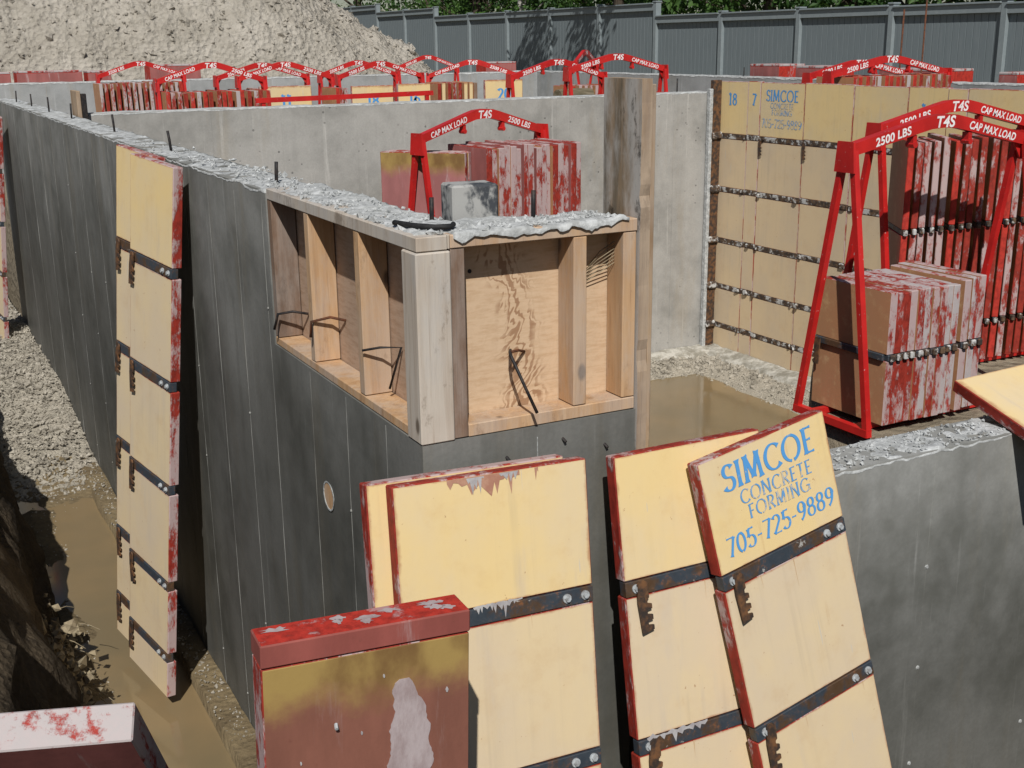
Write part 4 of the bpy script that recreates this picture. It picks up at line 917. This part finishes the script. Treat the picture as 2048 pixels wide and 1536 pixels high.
def stack_panel(loc, rot, h, d, t, rows, label, group, edge='edge_worn', front='yellow_old', knob=True):
    """panel standing on edge: face normal = local x, front edge toward local -y"""
    key = ('sp', h, d, t, rows, edge, front, knob)
    if key not in _pm:
        L = []; z = 0.0
        for r in list(rows) + [None]:
            z1 = h if r is None else r - .016
            L.append(('board', MB().cbox((0, 0, z), (t, d, z1), .003, (1, 1, 0, 0, 1, 1), 1).mesh('board', [M[front], M[edge]]), (0, 0, 0)))
            if r is None: break
            mb = MB(); mb.cbox((.004, -.006 if knob else .004, r - .015), (t - .004, d, r + .015), .003)
            L.append(('tie_bar', mb.mesh('tie_bar', [M['steel']]), (0, 0, 0)))
            if knob: L.append(('clamp', MB().cbox((t * .2, -.022, r - .018), (t * .85, -.004, r + .018), .006).mesh('clamp', [M['steelcake']]), (0, 0, 0)))
            z = r + .016
        _pm[key] = L
    k_ = _cnt.get(label, 0); _cnt[label] = k_ + 1
    e = empty('concrete_form', loc); e.rotation_euler = rot; tag(e, ORD[min(k_, 29)] + ' ' + label + ' from the long wall', 'form panel', group)
    for nm, me, l in _pm[key]: link(nm, me, e)
    return e
rk = random.Random(19)
# near rack with the low stack
rack((4.59, 4.258, ZA), 1.15, 1.36, .50, 0, 'red arched rack holding the low stack of panels just behind the low wall', order=0)
x = 4.105; i = 0
while x < 4.76:
    t = .044; ed = rk.choice(['edge_worn', 'edge_worn', 'edge', 'edge_white']); gap = rk.choice([.001, .002, .012, .004]) if i not in (9, 10) else .03
    stack_panel((x, 4.015 + rk.uniform(-.006, .010) + (.03 if i > 10 else 0), ZA + .038), (0, 0, rk.uniform(-.008, .008)), .645 + rk.uniform(-.006, .006) + (.02 if i > 9 else 0), .50, t, (.335,), 'short panel on edge in the nearest low stack', 'short panels in the low stack', ed)
    x += t + gap; i += 1
# face bar and latch on the first panel's broad side
fb = empty('face_bar', (4.10, 4.27, ZA + .375)); tag(fb, 'rusty bar with hook latch across the broad face of the low stack', 'steel bar')
MB().cbox((-.012, -.24, -.016), (.003, .235, .016), .003).build('bar', M['steel'], fb)
mb = MB(); mb.extrude([(-.02, .012), (.02, .012), (.02, -.05), (.028, -.06), (.012, -.07), (.028, -.085), (.012, -.095), (.028, -.11), (.02, -.125), (-.012, -.125)], -.004, .004, mat=Matrix.Rotation(PI / 2, 4, 'Z')); mb.build('latch', M['latch'], fb, loc=(-.018, .20, 0))
# rack behind it with tall stack
rack((5.345, 4.86, ZA), 1.15, 1.385, .46, 0, 'red arched rack holding the tall stack, behind the low stack', order=0)
x = 4.79; i = 0
while x < 6.6:
    t = .034; ed = rk.choice(['edge_worn', 'edge', 'edge', 'edge_red', 'edge_worn'])
    ry = rk.uniform(-.004, .018)
    stack_panel((x, 4.66 + rk.uniform(-.006, .008), ZA + .04), (0, ry, -.56), 1.265 + rk.uniform(-.01, .012) - (.10 if x > 5.8 else 0), .36, t, (.225, .79), 'tall panel on edge in the stack behind the low one', 'tall panels in the near rack stack', ed)
    x += t + rk.uniform(.030, .042); i += 1
# centre rack with red stack
rack((3.75, 7.55, 1.02), 1.15, 1.47, .52, math.radians(17), 'red arched rack standing alone in front of the pale cross wall', order=1, rise_=.14)
for k in range(3):
    m = frame(Vector((3.03, 7.66, 2.37)) + Vector((.05, .05, 0)) * k * 1.0, (.70, -.714, 0), (0, 0, -1))
    panel(m, .61, 1.38, (), 'broad pink washed panel facing out beside the centre rack leg' if k == 0 else ('inner' if k == 1 else 'innermost') + ' panel tucked behind the broad pink panel in the centre rack', front='pinktop', back='pinkface', edge='edge_worn', latch=None, bolts=False, group=None if k == 0 else 'panels behind the broad pink panel')
x = 3.56; i = 0
while x < 4.30:
    t = .046; yy = 7.12 + (x - 3.56) * .12
    stack_panel((x, yy + rk.uniform(-.015, .015), 1.02 + .04), (0, rk.uniform(-.01, .01), .1), 1.335 + rk.uniform(-.012, .018), .5, t, (), 'streaked red panel on edge in the centre stack', 'panels in the centre stack', rk.choice(['edge_worn', 'edge_worn', 'edge']), rk.choice(['pinkface', 'yellow_old']), False)
    x += t + rk.choice([.002, .004, .012]); i += 1
# racks beyond the cross wall: (left px-derived world x, y, length, end height z, rise)
ZR = 1.25
far = [ # x centre, y, L, end z, rise, rot, order, label
 (3.44, 17.5, 1.15, 2.725, .165, 0, 0, 'leftmost red rack against the soil heap, full of upright red edges'),
 (3.32, 13.2, 1.145, 2.745, .165, 0, 1, 'red rack behind the cross wall with the second row of red edges'),
 (4.44, 15.1, 1.15, 2.72, .15, 0, 0, 'red rack overlapping two others in the rear row'),
 (4.52, 14.4, 1.15, 2.725, .16, 0, 1, 'red rack standing over the yellow panels by the long red bar'),
 (6.36, 16.8, 1.15, 2.685, .17, 0, 0, 'red rack half hidden behind the rack over the panel stencilled 16'),
 (5.98, 15.0, 1.15, 2.70, .165, 0, 0, 'red rack rising over the panel stencilled 16'),
 (8.12, 18.3, 1.02, 2.74, .16, 0, 0, 'small red rack farthest back beside the heap foot'),
 (6.98, 14.3, 1.15, 2.70, .17, -.62, 1, 'turned red rack straddling the panel stencilled 20'),
 (6.68, 11.6, 1.15, 2.74, .155, 0, 0, 'red rack standing empty beside the log'),
 (9.45, 15.6, 1.10, 2.80, .16, .75, 0, 'turned red rack behind two racks left of the timber board'),
 (6.86, 10.7, 1.15, 2.82, .13, 0, 0, 'red rack behind the timber bulkhead board'),
 (8.56, 8.62, 1.47, 2.775, .135, 0, 0, 'long red rack rising behind the standing form wall'),
 (8.78, 9.25, 1.30, 2.745, .12, 0, 0, 'second red rack close behind the standing form wall'),
]
for (x, y, L, ze, rs, ro, od, lb) in far:
    zb = ZR if y > 9.9 else 0.95
    rack((x, y, zb), L, round(ze - zb, 3), .5, ro, lb, 'racks beyond the cross wall', od, rs, lugs=(y < 13))
def row(x0, x1, y, h, zb, lab, grp, dy=0.0, pitch=.058, d=.5, fronts=('yellow_old',), edges=('edge_worn', 'edge', 'edge_red', 'edge_white'), dh=.012, tilt=(0, .012)):
    x = x0
    while x < x1:
        stack_panel((x, y + dy * (x - x0) + rk.uniform(-.01, .01), zb), (0, rk.uniform(*tilt), 0), h + rk.uniform(-dh, dh), d, .044, (), lab, grp, rk.choice(edges), rk.choice(fronts), False); x += pitch * rk.uniform(.92, 1.1)
row(2.84, 3.98, 17.2, 1.36, ZR, 'red edged panel in the rack nearest the soil heap', 'upright panels in the heap-side rack', pitch=.072, tilt=(-.03, -.01))
row(2.78, 3.88, 12.95, 1.36, ZR, 'red edged panel in the rack behind the cross wall', 'upright panels behind the cross wall', pitch=.066, tilt=(-.02, .0))
# yellow numbered panels behind the cross wall
def numbered(px, py, w, h, tx, lab, yaw=0.0, zt=2.60):
    m = frame((px, py, zt), (math.cos(yaw), math.sin(yaw), 0), (0, 0, -1)); e = panel(m, w, zt - ZR, (), lab, front='yellow_old', edge='edge_worn', latch=None, bolts=False)
    if tx: letter(e, w, zt - ZR, [(tx, w * .5, -.17, .13, 0, .22, .10, .12)], 'blue')
    return e
numbered(4.05, 13.9, .62, 1.3, '11', 'yellow panel stencilled 11 under the red arches', 0, 2.62)
numbered(5.02, 13.5, .52, 1.3, '18', 'yellow panel stencilled 18 behind the long red bar', 0, 2.61)
numbered(5.60, 13.5, .42, 1.3, '16', 'yellow panel stencilled 16, its top half crossed by the end of a red bar', 0, 2.62)
numbered(6.70, 13.4, .52, 1.3, '20', 'yellow panel stencilled 20 under the turned rack', 0, 2.64)
row(4.06, 4.62, 14.0, 1.34, ZR, 'dull panel edge behind the panel stencilled 11', 'stack behind the panel stencilled 11', pitch=.07)
row(6.10, 6.66, 13.5, 1.37, ZR, 'brown panel edge beside the panel stencilled 20', 'stack left of the panel stencilled 20', pitch=.07, edges=('edge', 'yellow_old', 'pine_brown'))
row(4.86, 5.00, 13.6, 1.34, ZR, 'panel edge between panels stencilled 11 and 18', 'edges between numbered panels', pitch=.05)
row(5.55, 5.60, 13.6, 1.34, ZR, 'lone red panel edge touching the panel stencilled 16', None, pitch=.07)
row(8.05, 8.6, 13.6, 1.28, ZR, 'red panel edge in the rack beyond the timber board', 'edges left of the timber board', pitch=.085, edges=('edge_worn', 'edge_red'))
row(7.24, 7.42, 10.45, 1.30, ZR, 'bright red panel edge close behind the timber board', 'edges right of the timber board', pitch=.07, edges=('edge_red',))
row(7.95, 9.20, 8.45, 1.78, .95, 'red panel edge top behind the standing form wall', 'panel tops behind the standing form wall', pitch=.075)
# long red bar lying across the racks
t = MB(); t.bar((3.62, 12.6, 2.52), (5.62, 12.55, 2.545), .05, .05); t.bar((3.70, 12.6, 2.50), (3.70, 12.6, 1.25), .04, .04); t.bar((5.55, 12.55, 2.52), (5.55, 12.55, 1.25), .04, .04)
tag(t.build('steel_bar', M['rack']), 'long straight red bar across the racks behind the cross wall', 'steel bar')
# log
t = MB(); t.tube([(6.42, 11.15, 2.52), (6.60, 11.18, 2.525), (6.85, 11.2, 2.52)], [.075, .08, .078], 12); t.box((6.45, 11.05, 1.25), (6.55, 11.3, 2.45)); t.box((6.7, 11.05, 1.25), (6.8, 11.3, 2.45)); tag(t.build('log', M['log']), 'short barky timber lying under the empty red rack', 'log')
# panels lying beyond the far and side walls, tops showing
def beyond(x, y, w, h, d, rot, lab, zb=2.15):
    e = empty('concrete_form', (x, y, zb)); e.rotation_euler = (0, 0, rot); tag(e, lab, 'form panel', None)
    MB().cbox((0, 0, 0), (w, d, h - .03), .004, (0, 0, 1, 1, 1, 0), 1).build('board', [M['pinkface'], M['edge_red']], e)
    MB().cbox((-.002, -.002, 0), (w + .002, d + .002, .03), .006).build('top_rail', M['edge_white'], e, loc=(0, 0, h - .029))
beyond(0.9, 19.9, 1.1, .59, .4, 0, 'pink panel stack at the far left beyond the far wall')
beyond(2.08, 19.9, .95, .60, .4, 0, 'pink panel stack beyond the far wall left of the first rack')
beyond(3.10, 19.85, .35, .585, .4, 0, 'short pink panel stack beyond the far wall touching the first rack')
beyond(4.05, 19.9, .8, .66, .4, 0, 'worn panel stack showing under the first rack arch')
beyond(10.0, 19.95, .62, .60, .4, 0, 'pale panel stack near the foot of the heap by the fence')
for (yy, ln, hh, lb) in ((13.1, .62, .60, 'pink panel stack over the side wall, just right of the timber board'), (12.15, .62, .585, 'second pink panel stack over the side wall before the long rack'), (10.2, 1.05, .57, 'long pink panel stack seen under the long rack arch'), (9.2, .25, .55, 'small pink panel stack right of the long rack'), (8.35, .6, .55, 'low yellowed panel stack beside the rusty rods')):
    beyond(11.0, yy + ln, ln, hh, .45, -PI / 2, lb)

# ================================================================== FENCE
fn = empty('board_fence', (16.3, 10, 1.9)); tag(fn, 'grey blue board fence with stepped tops running behind the site', 'fence')
ysf = [11.5 + 2.44 * i for i in range(17)]; tops = [3.58, 3.60, 3.62, 3.62, 3.62, 3.90, 3.90, 3.90, 3.90, 3.90, 4.15, 4.15, 4.40, 4.40, 4.45, 4.45, 4.45]
FZ = 1.95
for i, y in enumerate(ysf):
    ht = max(tops[i], tops[i - 1] if i else 0)
    mb = MB(); mb.cbox((16.20, y - .06, FZ), (16.34, y + .06, ht + .03), .006); mb.cbox((16.185, y - .075, ht + .03), (16.355, y + .075, ht + .06), .006); sub(mb.build('post', M['fence_trim']), fn)
    if i == len(ysf) - 1: break
    y1 = ysf[i + 1]; tz = tops[i]
    mb = MB(); mb.cbox((16.205, y + .06, tz - .15), (16.30, y1 - .06, tz - .01), .004); sub(mb.build('rail', M['fence_trim']), fn)
    mb = MB(); mb.cbox((16.17, y + .055, tz - .009), (16.35, y1 - .055, tz + .022), .004); sub(mb.build('cap_rail', M['fence_trim']), fn)
    nb = 16; bw_ = (y1 - y - .12) / nb
    key = ('fb', round(bw_, 4), tz)
    if key not in _pm: _pm[key] = MB().cbox((0, 0, 0), (.022, bw_ - .008, tz - .151 - FZ), .003).mesh('fence_board', [M['fence']])
    for k in range(nb):
        o = link('fence_board', _pm[key], None, loc=(16.268, y + .06 + k * bw_ + .004, FZ)); sub(o, fn)
    mb = MB(); mb.box((16.292, y + .06, FZ), (16.30, y1 - .06, tz - .152)); sub(mb.build('backing', M['fence']), fn)

# ================================================================== TREES
def tree(x, y, h, r, seed, label, leaf='leaf', trunk='bark', zlow=.25, nleaf=5200, lean=(0, 0), group='trees behind the fence', crown=None, lsz=.16):
    rd = random.Random(seed); e = empty('tree', (x, y, 1.9)); tag(e, label, 'tree', group)
    mb = MB(); mb.tube([(0, 0, 0), (lean[0] * .2, lean[1] * .2, h * .35), (lean[0] * .55, lean[1] * .55, h * .65), (lean[0], lean[1], h * .92)], [h * .022, h * .018, h * .012, h * .004], 9)
    cl = []
    for k in range(26):
        t = rd.uniform(zlow, .98); a = rd.uniform(0, 2 * PI); rr = r * (1 - abs(t - .5) * .9) * rd.uniform(.25, 1.0)
        c = Vector((lean[0] * t + rr * math.cos(a), lean[1] * t + rr * math.sin(a), h * t)); cl.append((c, r * rd.uniform(.25, .48)))
        s = Vector((lean[0] * t * .8, lean[1] * t * .8, h * max(.15, t - .15))); mb.tube([s, s.lerp(c, .5) + Vector((0, 0, .12)), c], [h * .007, h * .004, h * .0015], 5)
    if crown: cl += crown
    mb.build('trunk', M[trunk], e, True)
    lb = MB(); vs = []; fs = []
    for k in range(nleaf):
        c, cr = rd.choice(cl); d = Vector((rd.gauss(0, 1), rd.gauss(0, 1), rd.gauss(0, .8))); d = d.normalized() * cr * rd.uniform(.35, 1.0) ** .6
        p = c + d; n = (d.normalized() + Vector((rd.uniform(-1, 1), rd.uniform(-1, 1), rd.uniform(-.3, 1)))).normalized(); u = n.orthogonal().normalized(); u = Matrix.Rotation(rd.uniform(0, 6.28), 3, n) @ u; v = n.cross(u); s = lsz * rd.uniform(.55, 1.2)
        o = len(vs); vs += [p - u * s * .5, p - v * s * .28 + n * s * .08, p + u * s * .5, p + v * s * .28 + n * s * .08]; fs += [(o, o + 1, o + 2, o + 3)]
    me = bpy.data.meshes.new('crown'); me.from_pydata([tuple(q) for q in vs], [], fs); me.materials.append(M[leaf]); link('crown', me, e)
    return e
T = [(19.8, 13.0, 7.5, 2.6), (20.3, 17.2, 8.0, 2.8), (19.7, 21.3, 7.0, 2.6), (20.6, 25.0, 8.5, 3.0), (20.0, 29.0, 7.6, 2.8), (20.8, 33.0, 8.4, 3.0), (20.2, 37.5, 8.0, 3.0), (20.7, 42.0, 8.2, 3.2), (20.9, 47.0, 8.5, 3.3), (20.0, 52.5, 9.0, 3.6), (23.0, 15.5, 10, 3.4), (23.5, 23.0, 11, 3.6), (24, 31.0, 11, 3.8), (24, 39.5, 11, 4), (24.5, 49, 12, 4.2), (17.5, 56, 9, 3.8), (13, 60, 10, 4.2), (8, 62, 10, 4.2)]
for i, (x, y, h, r) in enumerate(T):
    back = x > 22
    tree(x, y, h, r, 100 + i, ORD[i - 10] + ' tall dark back-row tree counting from the rusty rods towards the heap' if back else ('pale trunked tree behind the fence, %s the overhanging tree' % ('just beyond' if i == 4 else 'farther along past') if i in (4, 6) else ORD[i] + ' leafy tree along the back of the fence, counted from the rusty rods'), 'leaf2' if back or i % 3 == 2 else 'leaf', 'birch' if i in (4, 6) else 'bark', .10, 6500, group='back row of trees' if back else ('pale trunked trees behind the fence' if i in (4, 6) else 'trees behind the fence'), lsz=.20 if not back else .28)
# overhanging tree: boughs reach over the fence and shade it
cr_ = []
rd = random.Random(77)
for k in range(16): cr_.append((Vector((rd.uniform(-3.6, -2.2), rd.uniform(-4.4, .3), rd.uniform(4.3, 5.8))), rd.uniform(.3, .6)))
tree(17.6, 27.4, 7.5, 2.0, 300, 'overhanging tree whose boughs shade the fence', 'leaf', 'bark', .45, 5200, (-.6, -1.0), None, cr_, .17)

# root clump on the bank
def rootclump():
    e = empty('root_clump', (.50, 5.75, .0)); tag(e, 'sunlit dry roots and clods hanging at the foot of the earth bank', 'roots'); rd = random.Random(5); mb = MB()
    for k in range(46):
        p = Vector((rd.gauss(0, .05), rd.gauss(0, .28), abs(rd.gauss(.12, .1)))); d = Vector((rd.uniform(-.2, 1), rd.uniform(-1, .6), rd.uniform(-.9, .35))); mb.tube([p, p + d * .05, p + d * .11 + Vector((0, 0, -.02))], [.003, .002, .0012], 5)
    mb.build('roots', M['straw'], e)
    def f(r): return (r.gauss(0, .045), r.gauss(0, .26), abs(r.gauss(.10, .09)))
    clods('soil_lumps', f, 260, .008, .032, M['straw'], 8, None, e)
rootclump()
# thin stick floating in the pool
t = MB(); t.bar((5.02, 6.55, -.066), (5.35, 6.35, -.066), .018, .008); tag(t.build('stick', M['pine_gray']), 'thin pale stick floating in the flooded corner', 'stick')
